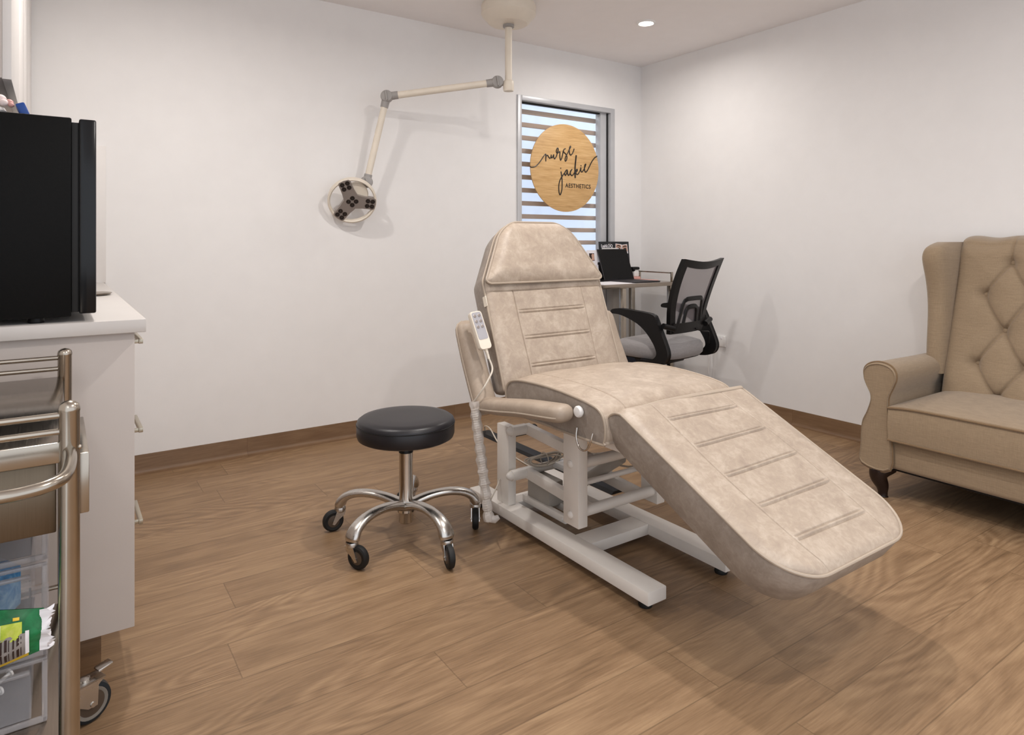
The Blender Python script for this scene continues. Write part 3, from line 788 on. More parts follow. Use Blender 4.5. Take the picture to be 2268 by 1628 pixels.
# bar fridge on the bench
fr = thing('bar_fridge', 'black bar fridge standing on the end of the white bench', 'fridge', (-3.82, -1.48, .911))
obj('fridge_body', B().box((-4.075, -1.728, .924), (-3.622, -1.27, 1.390), .004), 'fridge', fr)
b = B(); b.box((-3.6075, -1.730, .930), (-3.573, -1.265, 1.3885), .004); obj('fridge_door', b, 'fridgedoor', fr)
obj('door_seal', B().box((-3.622, -1.722, .934), (-3.6075, -1.275, 1.380), .001), 'rubber', fr)
for x in (-4.0, -3.69):
    for y in (-1.69, -1.31): obj('fridge_foot', B().lathe([(.016, .911), (.017, .914), (.014, .926)], (x, y, 0), (0, 0, 1), 16), 'black', fr)
# things on the fridge
fp = thing('flower_pot', 'white pot with a pale pink blossom standing on top of the black fridge', 'flower pot', (-3.785, -1.64, 1.3905))
b = B(); b.lathe([(.02, 1.3905), (.032, 1.395), (.038, 1.404), (.034, 1.411), (.028, 1.413), (.012, 1.411)], (-3.785, -1.64, 0), (0, 0, 1), 28); obj('pot', b, 'wplastic', fp)
b = B()
for (x, y, z, r) in ((-3.772, -1.655, 1.425, .012), (-3.760, -1.645, 1.432, .013), (-3.780, -1.63, 1.434, .013), (-3.752, -1.655, 1.422, .010)): b.ball((x, y, z), r, (1, .8, .8), 12)
bl = obj('blossom', b, 'petal', fp)
b = B(); b.ball((-3.742, -1.652, 1.424), .0085, (1, .8, .9), 12); b.ball((-3.738, -1.657, 1.418), .006, n=10); obj('pink_petal', b, 'pinkpetal', bl)
b = B(); b.tube([(-3.785, -1.64, 1.405), (-3.772, -1.645, 1.428)], .003, 8); obj('stem', b, 'green', fp)
mb = Matrix.Translation((-3.709, -1.64, 1.3925)) @ Matrix.Rotation(-.38, 4, 'Y')
b = B(); b.box((-.010, -.03, .0), (.008, .03, .033), .003, 2, mb); b.mi = 1; b.box((.0078, -.022, .006), (.0086, .022, .028), 0, 1, mb)
solo('blue_box', b, ['blue', 'paper'], 'small blue box leaning on top of the black fridge', 'box')
# on the bench behind the fridge
b = B(); b.lathe([(.0335, 0), (.035, .004), (.040, .095), (.038, .095), (.0335, .006), (.001, .006)], (-3.560, -.36, .911), (0, 0, 1), 32); solo('tumbler', b, 'clear', 'clear plastic tumbler at the back of the white worktop', 'cup')
b = B(); b.lathe([(.04, 0), (.06, .002), (.066, .007), (.064, .009), (.05, .005), (.001, .004)], (-3.552, -.83, .911), (0, 0, 1), 36); solo('steel_dish', b, 'steelflat', 'flat round steel dish on the white worktop beside the fridge', 'dish')

# ------------------------------------------------------------------ stainless trolley
tr = thing('steel_trolley', 'stainless steel medical trolley with rails in the left foreground', 'trolley', (-3.83, -2.1, 0))
PXr, PXl, PYn, PYf = -3.636, -4.03, -2.398, -1.807
def post(x, y):
    b = B(); b.lathe([(.0135, .10), (.0135, .846), (.0142, .848), (.0142, .851), (.0125, .857), (.008, .861), (.001, .863)], (x, y, 0), (0, 0, 1), 24)
    return obj('post', b, 'steel', tr)
posts = [post(x, y) for x in (PXr, PXl) for y in (PYn, PYf)]
for y in (PYn, PYf):
    for z in (.842, .818): obj('guard_rail', B().tube([(PXl+.012, y, z), (PXr-.012, y, z)], .0050, 12), 'steel', tr)
    obj('guard_rail', B().tube([(PXl+.012, y, .335), (PXr-.012, y, .335)], .0050, 12), 'steel', tr)
obj('top_tray', B().box((PXl+.008, PYn+.006, .790), (PXr-.004, PYf-.004, .801), .002), 'steelflat', tr)
b = B(); b.box((PXl+.012, PYn-.004, .772), (PXr-.008, PYn+.004, .803), .002); obj('tray_lip', b, 'steel', tr)
obj('lower_shelf', B().box((PXl+.008, PYn+.006, .288), (PXr-.004, PYf-.004, .300), .002), 'steelflat', tr)
b = B(); b.tube(spline([(PXr, PYn-.008, .789), (PXr, PYn-.05, .785), (PXr-.006, PYn-.095, .779), (PXr-.022, PYn-.118, .777), (PXr-.05, PYn-.127, .775), (PXr-.1, PYn-.130, .775), (PXl+.06, PYn-.13, .775), (PXl+.01, PYn-.10, .78), (PXl, PYn-.008, .789)], 6), .0088, 14); b.ball((PXr+.012, PYn-.004, .792), .004, n=8)
obj('push_handle', b, 'steel', tr)
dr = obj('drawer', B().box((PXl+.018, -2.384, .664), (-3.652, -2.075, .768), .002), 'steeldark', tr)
obj('drawer_front', B().box((-3.628, -2.332, .667), (-3.6085, -2.07, .7635), .002), 'steel', dr)
def tcastor(p, x, y, dx, dy, brake):
    b = B(); b.box((x-.024, y-.024, .098), (x+.024, y+.024, .104), .002); wx, wy = x+dx, y+dy
    for sx in (-1, 1):
        pass
    ang = math.atan2(dy, dx); m = Matrix.Translation((x, y, 0)) @ Matrix.Rotation(ang, 4, 'Z'); L2 = math.hypot(dx, dy)
    t = B()
    for sy in (-1, 1): t.prism([(-.022, .098), (L2+.028, .098), (L2+.012, .085), (L2+.010, .040), (L2-.010, .040), (-.018, .08)], lambda u, v, d: V((u, d, v)), sy*.0175, sy*.0195)
    t.box((-.022, -.0195, .094), (L2+.028, .0195, .098), .001); t.lathe([(.011, .098), (.012, .104), (.006, .107)], (L2-.01, 0, 0), (0, 0, 1), 12)
    t.tube([(L2, -.022, .046), (L2, .022, .046)], .006, 10)
    if brake: t.box((L2+.028, -.012, .098), (L2+.062, .012, .104), .003, 2, Matrix.Rotation(-.12, 4, 'Y'))
    for v in t.bm.verts: v.co = m @ v.co
    b.merge(t.bm); obj('castor_fork', b, 'alu', p)
    t = B(); t.lathe([(.012, -.013), (.033, -.013), (.036, -.0145), (.043, -.012), (.046, 0), (.043, .012), (.036, .0145), (.033, .013), (.012, .013)], (L2, 0, .046), (0, 1, 0), 36)
    t.mi = 1
    for sy in (-1, 1): t.lathe([(.001, .0145*sy), (.024, .014*sy), (.028, .0135*sy)], (L2, 0, .046), (0, 1, 0), 28, False)
    t.mi = 2
    for sy in (-1, 1): t.lathe([(.028, .0135*sy), (.029, .0140*sy), (.035, .0146*sy)], (L2, 0, .046), (0, 1, 0), 28, False)
    for v in t.bm.verts: v.co = m @ v.co
    obj('wheel', t, ['tyre', 'hub', 'hublight'], p)
tcastor(posts[1], PXr, PYf, .046, .020, True)
tcastor(posts[0], PXr, PYn, .03, -.035, False); tcastor(posts[2], PXl, PYn, .03, .03, False); tcastor(posts[3], PXl, PYf, .04, -.02, False)

# clear drawer tower on the lower shelf
TX0, TX1, TY0, TY1 = -4.0, -3.664, -2.240, -1.95
tw = thing('drawer_tower', 'clear plastic drawer tower on the lower shelf of the steel trolley', 'drawer tower', (-3.83, -2.1, .30))
def shell(x0, x1, y0, y1, z0, z1, t=.003, top=False):
    b = B(); b.box((x0, y0, z0), (x1, y1, z0+t), .001, 1); b.box((x0, y0, z0), (x1, y0+t, z1), .001, 1); b.box((x0, y1-t, z0), (x1, y1, z1), .001, 1)
    b.box((x0, y0, z0), (x0+t, y1, z1), .001, 1); b.box((x1-t, y0, z0), (x1, y1, z1), .001, 1)
    if top: b.box((x0, y0, z1-t), (x1, y1, z1), .001, 1)
    return b
units = [(.301, .408), (.412, .566), (.570, .655)]
for i, (z0, z1) in enumerate(units):
    b = B()
    b.box((TX0, TY0, z0), (TX1, TY0+.006, z0+.010), .002); b.box((TX0, TY0, z1-.007), (TX1, TY0+.006, z1), .002)
    b.box((TX1-.008, TY0, z0), (TX1, TY0+.006, z1), .002); b.box((TX0, TY0, z0), (TX0+.008, TY0+.006, z1), .002)
    obj('tower_frame', b, 'clearedge', tw)
    obj('tower_case', B().box((TX1-.003, TY0+.006, z0), (TX1, TY1, z1), .001, 1).box((TX0, TY0+.006, z0), (TX0+.003, TY1, z1), .001, 1).box((TX0, TY1-.003, z0), (TX1, TY1, z1), .001, 1).box((TX0, TY0+.006, z1-.003), (TX1, TY1, z1), .001, 1), 'clear', tw)
    d = obj('clear_drawer', shell(TX0+.010, TX1-.022, TY0+.001, TY1-.01, z0+.012, z1-.016), 'clear', tw)
    b = B(); b.box((TX0+.012, TY0-.006, z1-.020), (TX1-.024, TY0+.004, z1-.014), .002); obj('drawer_lip', b, 'clearedge', d)
def packet(c, s, seed, mat, name, label, cat, group=None, mats=None):
    random.seed(seed); b = B(); n = 14; rg = []
    ph = [random.uniform(0, 6) for _ in range(6)]
    for i in range(n+1):
        t = -1+2*i/n; e = max(.12, (1-abs(t)**4)); ring = []
        for j in range(22):
            a = 2*PI*j/22; ca, sa = math.cos(a), math.sin(a)
            ca = math.copysign(abs(ca)**.6, ca); sa = math.copysign(abs(sa)**.6, sa)
            w = 1+.07*math.sin(3*a+ph[0]+2*t)+.05*math.sin(5*a+ph[1]-4*t)
            ring.append(V((c[0]+s[0]*t, c[1]+s[1]*ca*e*w, c[2]+s[2]*sa*(.55+.45*e)*w)))
        rg.append(ring)
    b.rings(rg); return solo(name, b, mat, label, cat, group)
packet((-3.84, -2.10, .480), (.135, .112, .052), 3, 'bluewrap', 'blue_packet', 'blue plastic-wrapped packet filling the middle drawer of the clear tower', 'packet')
packet((-3.85, -2.10, .615), (.13, .110, .026), 5, 'palewrap', 'pale_packet', 'pale grey wrapped packet in the top drawer of the clear tower', 'packet')
packet((-3.90, -2.10, .345), (.06, .09, .026), 9, 'bluewrap', 'small_packet', 'small blue packet in the bottom drawer of the clear tower', 'packet')
SYR = [((-3.80, -2.20, .322), (-3.70, -2.13, .330)), ((-3.78, -2.215, .337), (-3.715, -2.16, .360)), ((-3.82, -2.16, .322), (-3.705, -2.05, .322))]
for i, (p, q) in enumerate(SYR):
    p, q = V(p), V(q); d = (q-p).normalized(); s_ = thing('syringe', ('clear plastic syringe lying lowest at the front of the bottom clear drawer', 'clear plastic syringe tilted up on top in the bottom clear drawer', 'clear plastic syringe lying at the back of the bottom clear drawer')[i], 'syringe', p, 0, 'syringes in the bottom drawer')
    obj('barrel', B().tube([p, p+d*.06], .0055, 12), 'clearedge', s_)
    obj('plunger', B().tube([p+d*.05, p+d*.085], .003, 10).lathe([(.007, .083), (.007, .086)], p, d, 14), 'wplastic', s_)
    obj('cap', B().tube([p-d*.002, p-d*.03], [.004, .002], 10), 'wplastic', s_)
# green wipes pack leaning on the tower
wp = thing('wipes_pack', 'green foil pack of wipes with barcode leaning on the clear drawer tower', 'wipes pack', (-3.75, -2.28, .405))
def wpt(u, v, d):   # u right, v up (m), d towards camera
    return V((-3.808+u, -2.292-d-.035*u, .482+v+.10*u))
b = B(); nu, nv = 40, 22
def wsurf(i, j, sgn):
    u = -.19+.33*i/nu; v = -1+2*j/nv; t = i/nu
    hgt = .064*(1-.12*t) - (.024*max(0, (t-.62)/.38)); 
    puff = .034*(1-abs(v)**2.4)*(1-max(0, (t-.72)/.28)**1.5*.92)
    puff += .004*math.sin(17*u*6+4*v)*(1-abs(v))+.003*math.sin(60*u-5*v)*(1-abs(v))
    return wpt(u, v*hgt-.012*max(0, (t-.7)/.3), sgn*max(puff, .0008))
b.grid([[wsurf(i, j, 1) for j in range(nv+1)] for i in range(nu+1)]); b.grid([[wsurf(i, j, -1) for j in range(nv+1)] for i in range(nu+1)])
obj('foil_body', b, 'green', wp)
b = B()
def patch(b, i0, i1, j0, j1, off, n=6):
    b.grid([[wsurf(i0+(i1-i0)*p/n, j0+(j1-j0)*q/n, 1)+V((0, -off, 0)) for q in range(n+1)] for p in range(n+1)])
patch(b, 24, 36.6, 11, 18, .0012); obj('lime_print', b, 'lime', wp, 'lime and yellow printed panel')
b = B(); patch(b, 24, 37.6, .3, 2.2, .0012); obj('yellow_band', b, 'yellow', wp)
b = B(); patch(b, 35.2, 36.2, 18.8, 19.8, .0020, 3); obj('yellow_mark', b, 'yellow', wp)
b = B(); patch(b, 28, 37.2, 2.3, 13, .0014); bc = obj('barcode_panel', b, 'print', wp)
b = B()
for k in range(13): patch(b, 29.2+k*.6, 29.2+k*.6+(.12+.13*((k*7) % 3)), 2.8, 12.4, .0021, 3)
obj('barcode_stripes', b, 'brow', bc)
b = B(); patch(b, 37.1, 37.7, 2.3, 14, .0020); obj('seal_strip', b, 'paper', wp)
b = B(); patch(b, 29.5, 33.4, 13.5, 18.0, .0024); obj('sticker', b, 'paper', wp, 'white rounded opening label')
b = B(); e = [wsurf(nu, j, 1) for j in range(nv+1)]
b.grid([[p+V((-.006, -.001, 0)) for p in e], [p+V((.006+.003*math.sin(j*1.9), -.004, .002*math.sin(j*2.3))) for j, p in enumerate(e)], [p+V((.013-.007*math.exp(-((j-11)/5)**2)+.003*math.sin(j*2.7), -.002+.004*math.sin(j*.9), .003)) for j, p in enumerate(e)]])
obj('torn_edge', b, 'paper', wp, 'white torn end of the pack')

# ------------------------------------------------------------------ desk table in the corner
DZ = .825
dk = thing('steel_table', 'narrow stainless steel table under the window in the corner', 'table', (-.6, -.26, 0))
obj('table_top', B().box((-1.0, -.474, DZ-.026), (-.140, -.03, DZ), .002), 'steelflat', dk)
for (x, y) in ((-.614, -.44), (-.165, -.44), (-.165, -.07), (-.97, -.44), (-.97, -.07)):
    obj('leg', B().box((x-.0165, y-.0165, 0), (x+.0165, y+.0165, DZ-.026), .002), 'steel', dk)
obj('column', B().box((-.60, -.335, .02), (-.535, -.27, DZ-.026), .003), 'motor', dk, 'wide grey support column')
obj('column_foot', B().box((-.66, -.40, 0), (-.48, -.20, .02), .003), 'black', dk)
b = B(); b.tube([(-.15, -.134, .884), (-.15, -.440, .884)], .005, 10)
for y in (-.134, -.440): b.box((-.157, y-.007, DZ-.001), (-.143, y+.007, .890), .002)
obj('side_rail', b, 'steel', dk)
# tablet on folio keyboard
tb = thing('tablet', 'black tablet propped upright on a charcoal keyboard folio on the table', 'tablet', (-.38, -.2, DZ))
ta = math.atan2(.080, .212); tm = Matrix.Translation((-.380, -.165, DZ+.007)) @ Matrix.Rotation(-ta, 4, 'X')
obj('tablet_body', B().box((-.142, -.004, 0), (.142, .004, .228), .0035, 3, tm), 'folio', tb)
obj('screen', B().box((-.138, -.0048, .004), (.138, -.0038, .224), .0003, 1, tm), 'screen', tb, 'switched-off black screen')
obj('keyboard_folio', B().box((-.520, -.420, DZ+.0006), (-.240, -.150, DZ+.007), .003), 'folio', tb)
obj('folio_stand', B().box((-.14, -.003, 0), (.14, .003, .135), .002, 2, Matrix.Translation((-.380, -.050, DZ+.003)) @ Matrix.Rotation(math.radians(20), 4, 'X')), 'folio', tb)
b = B(); p = tm @ V((-.09, 0, .2325)); q = tm @ V((.075, 0, .2325)); b.tube([p, p.lerp(q, .93), q], [.0042, .0042, .001], 12)
solo('stylus', b, 'wplastic', 'white stylus resting along the top edge of the black tablet', 'stylus')
# poster card behind the tablet
ps = thing('display_card', 'dark display card with eye photographs standing behind the tablet', 'display card', (-.303, -.04, DZ))
pa = math.radians(5); pm = Matrix.Translation((-.303, -.048, DZ+.0012)) @ Matrix.Rotation(-pa, 4, 'X')
obj('card_back', B().box((-.148, -.002, 0), (.148, .002, .274), .001, 1, pm), 'poster', ps)
text_mesh('LashLOQ', .032, pm @ V((-.128, -.003, .232)), pm.to_3x3().to_4x4() @ RX90, 'paper', ps, 'card_lettering', .95, .0004, .92, 'white lettering on the dark card', .0006)
text_mesh('tinted', .011, pm @ V((-.058, -.003, .2585)), pm.to_3x3().to_4x4() @ RX90, 'print', ps, 'small_lettering', 1, .0003)
for (cx_, cz_, rt) in ((.040, .226, .10), (.103, .222, -.10)):
    m2 = pm @ Matrix.Translation((cx_, -.003, cz_)) @ Matrix.Rotation(rt, 4, 'Y')
    b = B(); b.box((-.029, -.0006, -.038), (.029, .0006, .031), 0, 1, m2); ph = obj('eye_photo', b, 'paper', ps, 'white-bordered photograph of an eye')
    b = B(); b.box((-.025, -.0012, -.022), (.025, -.0004, .027), 0, 1, m2); b.mi = 1
    b.tube([m2 @ V(q) for q in ((-.022, -.0014, .010), (-.008, -.0014, .018), (.010, -.0014, .018), (.023, -.0014, .010))], [.001, .004, .0042, .001], 8)
    b.prism([(-.018, -.004), (-.006, .006), (.008, .006), (.018, -.003), (.006, -.009), (-.008, -.009)], lambda u, v, d: m2 @ V((u, d, v)), -.0018, -.0010)
    obj('eye_print', b, ['skin', 'brow'], ph)
# white leaflets
for (x, y, w, h, rz, lb) in ((-.563, -.105, .10, .215, 0, 'white leaflet with small brown photo standing beside the tablet'),
                             (-.683, -.085, .085, .215, 0, 'plain white leaflet standing second from the tablet near the pillow'),
                             (-.728, -.055, .085, .27, 0, 'tallest white leaflet standing by the window behind the pillow')):
    m2 = Matrix.Translation((x, y, DZ+.0012)) @ Matrix.Rotation(rz, 4, 'Z') @ Matrix.Rotation(-.12, 4, 'X')
    lf = thing('leaflet', lb, 'leaflet', (x, y, DZ), 0, 'leaflets standing on the table')
    obj('leaflet_sheet', B().box((-w/2, -.001, 0), (w/2, .001, h), 0, 1, m2), 'paper', lf)
    b = B()
    for k in range(7): b.box((-w*.30, -.0016, h*.08+k*.014), (w*(.30-.05*(k % 3)), -.0009, h*.08+k*.014+.004), 0, 1, m2)
    obj('printed_text', b, 'print', lf)
    if 'brown' in lb:
        b = B(); b.box((-.028, -.0016, h-.075), (.018, -.0009, h-.022), 0, 1, m2); b.mi = 1; b.prism([(-.016, h-.074), (.016, h-.07), (.017, h-.03), (.004, h-.024), (-.008, h-.034), (-.005, h-.055)], lambda u, v, d: m2 @ V((u, d, v)), -.002, -.0015)
        obj('printed_photo', b, ['brow', 'skin'], lf)
# stapler, pads, paper
sp_ = thing('stapler', 'black and white stapler on pink notes beside the tablet', 'stapler', (-.19, -.13, DZ+.022))
b = B(); b.box((-.215, -.145, DZ+.022), (-.165, -.11, DZ+.062), .006); obj('stapler_base', b, 'wplastic', sp_)
b = B(); b.box((-.23, -.148, DZ+.070), (-.160, -.107, DZ+.092), .008); b.box((-.215, -.14, DZ+.058), (-.20, -.115, DZ+.072), .002); obj('stapler_top', b, 'black', sp_, 'black top')
solo('pink_note_block', B().box((-.235, -.155, DZ), (-.160, -.095, DZ+.022), .004), 'pink', 'pink note block under the stapler on the table', 'notes')
solo('pink_pad', B().box((-.236, -.33, DZ), (-.162, -.17, DZ+.006), .002), 'pink', 'flat pink notepad at the right end of the table', 'notepad')
b = B(); b.box((-.80, -.466, DZ+.0004), (-.525, -.26, DZ+.0015), 0); b.box((-.78, -.44, DZ+.0015), (-.53, -.235, DZ+.003), 0)
solo('paper_sheets', b, 'paper', 'white paper sheets lying on the table left of the tablet', 'paper')
bx_ = thing('dark_box', 'dark navy box with white labels on the floor under the table', 'box', (-.275, -.25, 0))
obj('box_body', B().box((-.36, -.40, 0), (-.245, -.12, .385), .003), 'navy', bx_)
b = B(); b.box((-.335, -.4015, .352), (-.262, -.4005, .366), 0); b.box((-.345, -.4015, .322), (-.28, -.4005, .338), 0); obj('box_label', b, 'paper', bx_)

# ------------------------------------------------------------------ office chair
oc_x, oc_y, oz = -.720, -.845, math.radians(9)
ch = thing('office_chair', 'black mesh-back office chair with grey seat pulled up to the steel table', 'office chair', (oc_x, oc_y, 0), oz)
def Lb(): return B()
# seat
b = B(); rg = []
n = 36
for (s, z) in ((.80, .440), (.93, .443), (.99, .458), (1.005, .480), (.99, .505), (.94, .522), (.8, .533), (.5, .539), (.001, .540)):
    ring = []
    for j in range(n):
        a = 2*PI*j/n; c_, s_ = math.cos(a), math.sin(a)
        x = .235*math.copysign(abs(c_)**.6, c_); y = .225*math.copysign(abs(s_)**.6, s_)
        fall = -.018*max(0, (y*s-.12)/.1)
        ring.append(V((x*s, y*s, z+fall)))
    rg.append(ring)
b.rings(rg); obj('seat', b, 'greyseat', ch, local=True)
b = B(); b.rings([[V((.235*math.copysign(abs(math.cos(2*PI*j/n))**.6, math.cos(2*PI*j/n))*s, .225*math.copysign(abs(math.sin(2*PI*j/n))**.6, math.sin(2*PI*j/n))*s, z)) for j in range(n)] for s, z in ((.7, .432), (.92, .438), (.96, .455), (.9, .460))])
b.box((-.10, -.12, .40), (.10, .10, .436), .01); b.tube([(.08, 0, .42), (.26, .02, .425)], .006, 8); b.box((.22, .0, .415), (.28, .04, .435), .006)
obj('seat_pan', b, 'black', ch, local=True)
b = B(); b.lathe([(.014, .25), (.014, .41)], (0, 0, 0), (0, 0, 1), 20); b.lathe([(.026, .09), (.026, .27), (.022, .275)], (0, 0, 0), (0, 0, 1), 24); obj('gas_lift', b, 'chrome', ch, local=True)
for k in range(5):
    a = 2*PI*k/5+.3; ca, sa = math.cos(a), math.sin(a); b = B()
    b.tube([(.02*ca, .02*sa, .11), (.15*ca, .15*sa, .095), (.27*ca, .27*sa, .072)], [.022, .018, .013], 12)
    l = obj('leg', b, 'chrome', ch, local=True)
    b = B(); b.tube([(.27*ca, .27*sa, .075), (.27*ca, .27*sa, .05)], .008, 10)
    for s_ in (-1, 1): b.lathe([(.004, -.009), (.022, -.008), (.025, 0), (.022, .008), (.004, .009)], (.27*ca+s_*.013*-sa, .27*sa+s_*.013*ca, .025), (-sa, ca, 0), 20)
    obj('castor', b, 'rubber', l, local=True)
# back: y(z) curve, frame polygon
def byz(z, x=0):   # recline + wrap
    t = (z-.58)/.44
    return -.195-.075*t-.10*max(0, t-.28)**1.5 + .055*math.sin(PI*min(1, max(0, t+.15)))*.0 - .10*(.205**2-x*x)*0 + .55*x*x
def bp(x, z): return V((x, byz(z, x), z))
def bw(z):
    t = (z-.58)/.44; return .166+.046*math.sin(min(1, t)*PI*.62)-.005*t
def frame_ring(inset, n=14):
    P = []
    z0, z1 = .585+inset*.9, 1.006-inset
    for i in range(n+1): z = z0+(z1-z0)*i/n; P.append((bw(z)-inset, z))
    top = [(bw(z1)-inset-(2*(bw(z1)-inset))*i/n, z1-.018*math.sin(PI*i/n)) for i in range(1, n)]
    left = [(-(bw(z)-inset), z) for z in [z1-(z1-z0)*i/n for i in range(n+1)]]
    bot = [(-(bw(z0)-inset)+2*(bw(z0)-inset)*i/n, z0) for i in range(1, n)]
    return P+top+left+bot
outer = frame_ring(0); inn = frame_ring(.042)
b = B(); ring = []
for (ox, oz_), (ix, iz) in zip(outer, inn):
    ring.append([bp(ox, oz_)+V((0, .012, 0)), bp(ox, oz_)+V((0, -.012, 0)), bp(ix, iz)+V((0, -.010, 0)), bp(ix, iz)+V((0, .010, 0))])
b.rings(ring, True); obj('back_frame', b, 'black', ch, local=True, sharp=30)
b = B(); z0, z1 = .63, .985
b.grid([[bp(-(bw(z)-.035)+2*(bw(z)-.035)*j/16, z) for j in range(17)] for z in [z0+(z1-z0)*i/16 for i in range(17)]]); obj('back_mesh', b, 'mesh', ch, 'grey see-through mesh', local=True)
def loop(w0, w1, za, zb, r):
    P = [(-w0, za), (-w1-.004, zb-.03), (-w1+.012, zb-.006), (-w1+.035, zb), (w1-.035, zb), (w1-.012, zb-.006), (w1+.004, zb-.03), (w0, za)]
    return spline([bp(x, z)+V((0, -.010, 0)) for x, z in P], 5)
b = B(); b.tube(loop(.12, .092, .60, .78, .008), .0105, 8, sx=1.2, sy=.6, up=(0, 1, 0)); b.tube(loop(.072, .052, .60, .735, .008), .0105, 8, sx=1.2, sy=.6, up=(0, 1, 0))
ring = []
for z in (.588, .60, .63, .645): ring.append([bp(-bw(z)+.02+2*(bw(z)-.02)*j/14, z)+V((0, -.016, 0)) for j in range(15)])
b.grid(ring)
obj('lumbar_support', b, 'black', ch, local=True)
for sx in (-1, 1):
    up = [(.135, .695), (.125, .707), (.08, .714), (.0, .711), (-.10, .703), (-.150, .694), (-.168, .67), (-.195, .61), (-.222, .55), (-.240, .50), (-.236, .465), (-.215, .44), (-.17, .426), (-.10, .422), (-.05, .424),
          (-.05, .440), (-.10, .442), (-.145, .450), (-.172, .472), (-.176, .50), (-.155, .545), (-.110, .600), (-.05, .645), (.03, .676), (.08, .688), (.125, .690)]
    up = [tuple(q) for q in close_spline(up, 3)]
    b = B()
    def sec(x, k):
        return [V((x*sx, y+(-.0 if k == 1 else 0), z)) for y, z in up]
    def inset(t):
        n_ = len(up); o_ = []
        for i in range(n_):
            a_, c_ = V(up[i-1]), V(up[(i+1) % n_]); d_ = (c_-a_).normalized(); nrm = V((-d_.y, d_.x)); o_.append(V(up[i])+nrm*t)
        return o_
    rg = []
    for x, t in ((.236, .004), (.240, .001), (.246, 0), (.262, 0), (.268, .001), (.272, .004)): rg.append([V((x*sx, p.x, p.y)) for p in inset(-t)])
    b.rings(rg)
    b.box((min(.10*sx, .24*sx), -.10, .424), (max(.10*sx, .24*sx), -.05, .440), .003)
    b.tube([(.245*sx, -.20, .64), (.165*sx, -.215, .62)], .016, 10)
    obj('armrest', b, 'black', ch, local=True)
b = B(); b.tube(spline([(.06, -.215, .60), (.10, -.235, .585), (.16, -.235, .578), (.20, -.22, .56), (.215, -.21, .50)], 6), .004, 8); obj('lever_cable', b, 'black', ch, local=True)

# ------------------------------------------------------------------ wall socket with plug
so = thing('wall_socket', 'white double wall socket on the right wall behind the office chair', 'wall socket', (-.01, -.714, .40))
obj('face_plate', B().box((-.011, -.775, .402), (-.0005, -.655, .474), .003), 'wplastic', so)
b = B()
for y in (-.745, -.685): b.box((-.0145, y-.006, .452), (-.0105, y+.006, .464), .002)
obj('switch', b, 'paper', so)
pl = thing('power_plug', 'white power plug with hanging cable in the wall socket', 'plug', (-.03, -.70, .42))
obj('plug_body', B().box((-.055, -.712, .412), (-.0115, -.668, .444), .008), 'wplastic', pl)
b = B(); b.tube(spline([(-.05, -.69, .425), (-.07, -.69, .40), (-.06, -.68, .30), (-.045, -.66, .15), (-.04, -.62, .012), (-.06, -.5, .006), (-.15, -.40, .006)], 6), .0035, 8); obj('plug_cable', b, 'wplastic', pl)

# ------------------------------------------------------------------ wingback sofa
sf = thing('wingback_sofa', 'beige linen wingback sofa with button-tufted back at the right edge', 'sofa', (-.4, -2.7, 0))
YA, YZ = -2.078, -3.42           # outer ends of the arms (left / right in the picture)
yi0, yi1 = YA-.10, YZ+.10      # inner faces
def arm(ya, sg):                 # sg=-1: arm extends to -y from ya
    y = lambda u: ya+sg*u        # u: 0 outer .. .13 inner
    prof = [(-.012, .135), (.105, .135), (.106, .30), (.099, .39), (.100, .44), (.118, .485), (.130, .52), (.127, .55), (.108, .572), (.075, .582), (.045, .580), (.016, .568), (-.002, .545), (-.002, .51), (.012, .475), (.026, .445), (.026, .41), (.010, .36), (-.010, .31), (-.016, .22)]
    P = [(a, c) for a, c in [tuple(q) for q in close_spline(prof, 4)]]
    b = B(); rg = []
    for x, s in ((-.752, .96), (-.757, .975), (-.752, 1.0), (-.735, 1.005), (-.60, 1), (-.45, .99), (-.25, .985), (-.06, .98)):
        cu_, cv = .055, .36
        rg.append([V((x, y(cu_+(u-cu_)*s), cv+(v-cv)*s)) for u, v in P])
    b.rings(rg); a = obj('arm', b, 'fabric', sf)
    bb = B(); bb.tube([(-.745, y(.055+(u-.055)*1.012), .36+(v-.36)*1.012) for u, v in P], .0045, 8, True); obj('piping', bb, 'fabric_seam', a)
arm(YA, -1); arm(YZ, 1)
# seat base and cushion
b = B(); b.box((-.735, yi1-.01, .135), (-.06, yi0+.01, .265), .02, 4); obj('seat_base', b, 'fabric', sf)
obj('base_piping', B().tube([(-.737, yi0-.005, .258), (-.737, yi1+.005, .258)], .0045, 8), 'fabric_seam', sf)
b = B(); rg = []
xs = [(-.756, .0), (-.748, .5), (-.72, .8), (-.60, .95), (-.45, 1), (-.30, 1), (-.15, .9)]
ny = 20
def cush(x, yk, top):
    yy = yi0-.004+(yi1-yi0+.008)*yk; e = 1-abs(2*yk-1)**10
    zt = .405+.040*e*(math.sin(PI*min(1, max(0, (x+.78)/.8)))**.5)
    return V((x, yy, zt if top else .262))
xg = [-.762, -.758, -.745, -.72, -.68, -.6, -.5, -.4, -.3, -.2, -.15]
tops = [[cush(x, j/ny, True)+V((0, 0, -.006 if i == 0 else 0)) for j in range(ny+1)] for i, x in enumerate(xg)]
bots = [[V((p.x, p.y, .262)) for p in r] for r in tops]
mids = [[V((p.x-.006*(1 if i == 0 else 0), p.y, .33)) for p in r] for i, r in enumerate(tops)]
loopf = lambda T: T[0]+[r[-1] for r in T[1:]]+T[-1][-2::-1]+[r[0] for r in T[-2:0:-1]]
b.grid(tops); b.rings([loopf(tops), loopf(mids), loopf(bots)], cap=False); b._f([b.bm.verts.new(p) for p in loopf(bots)])
cs = obj('seat_cushion', b, 'fabric', sf)
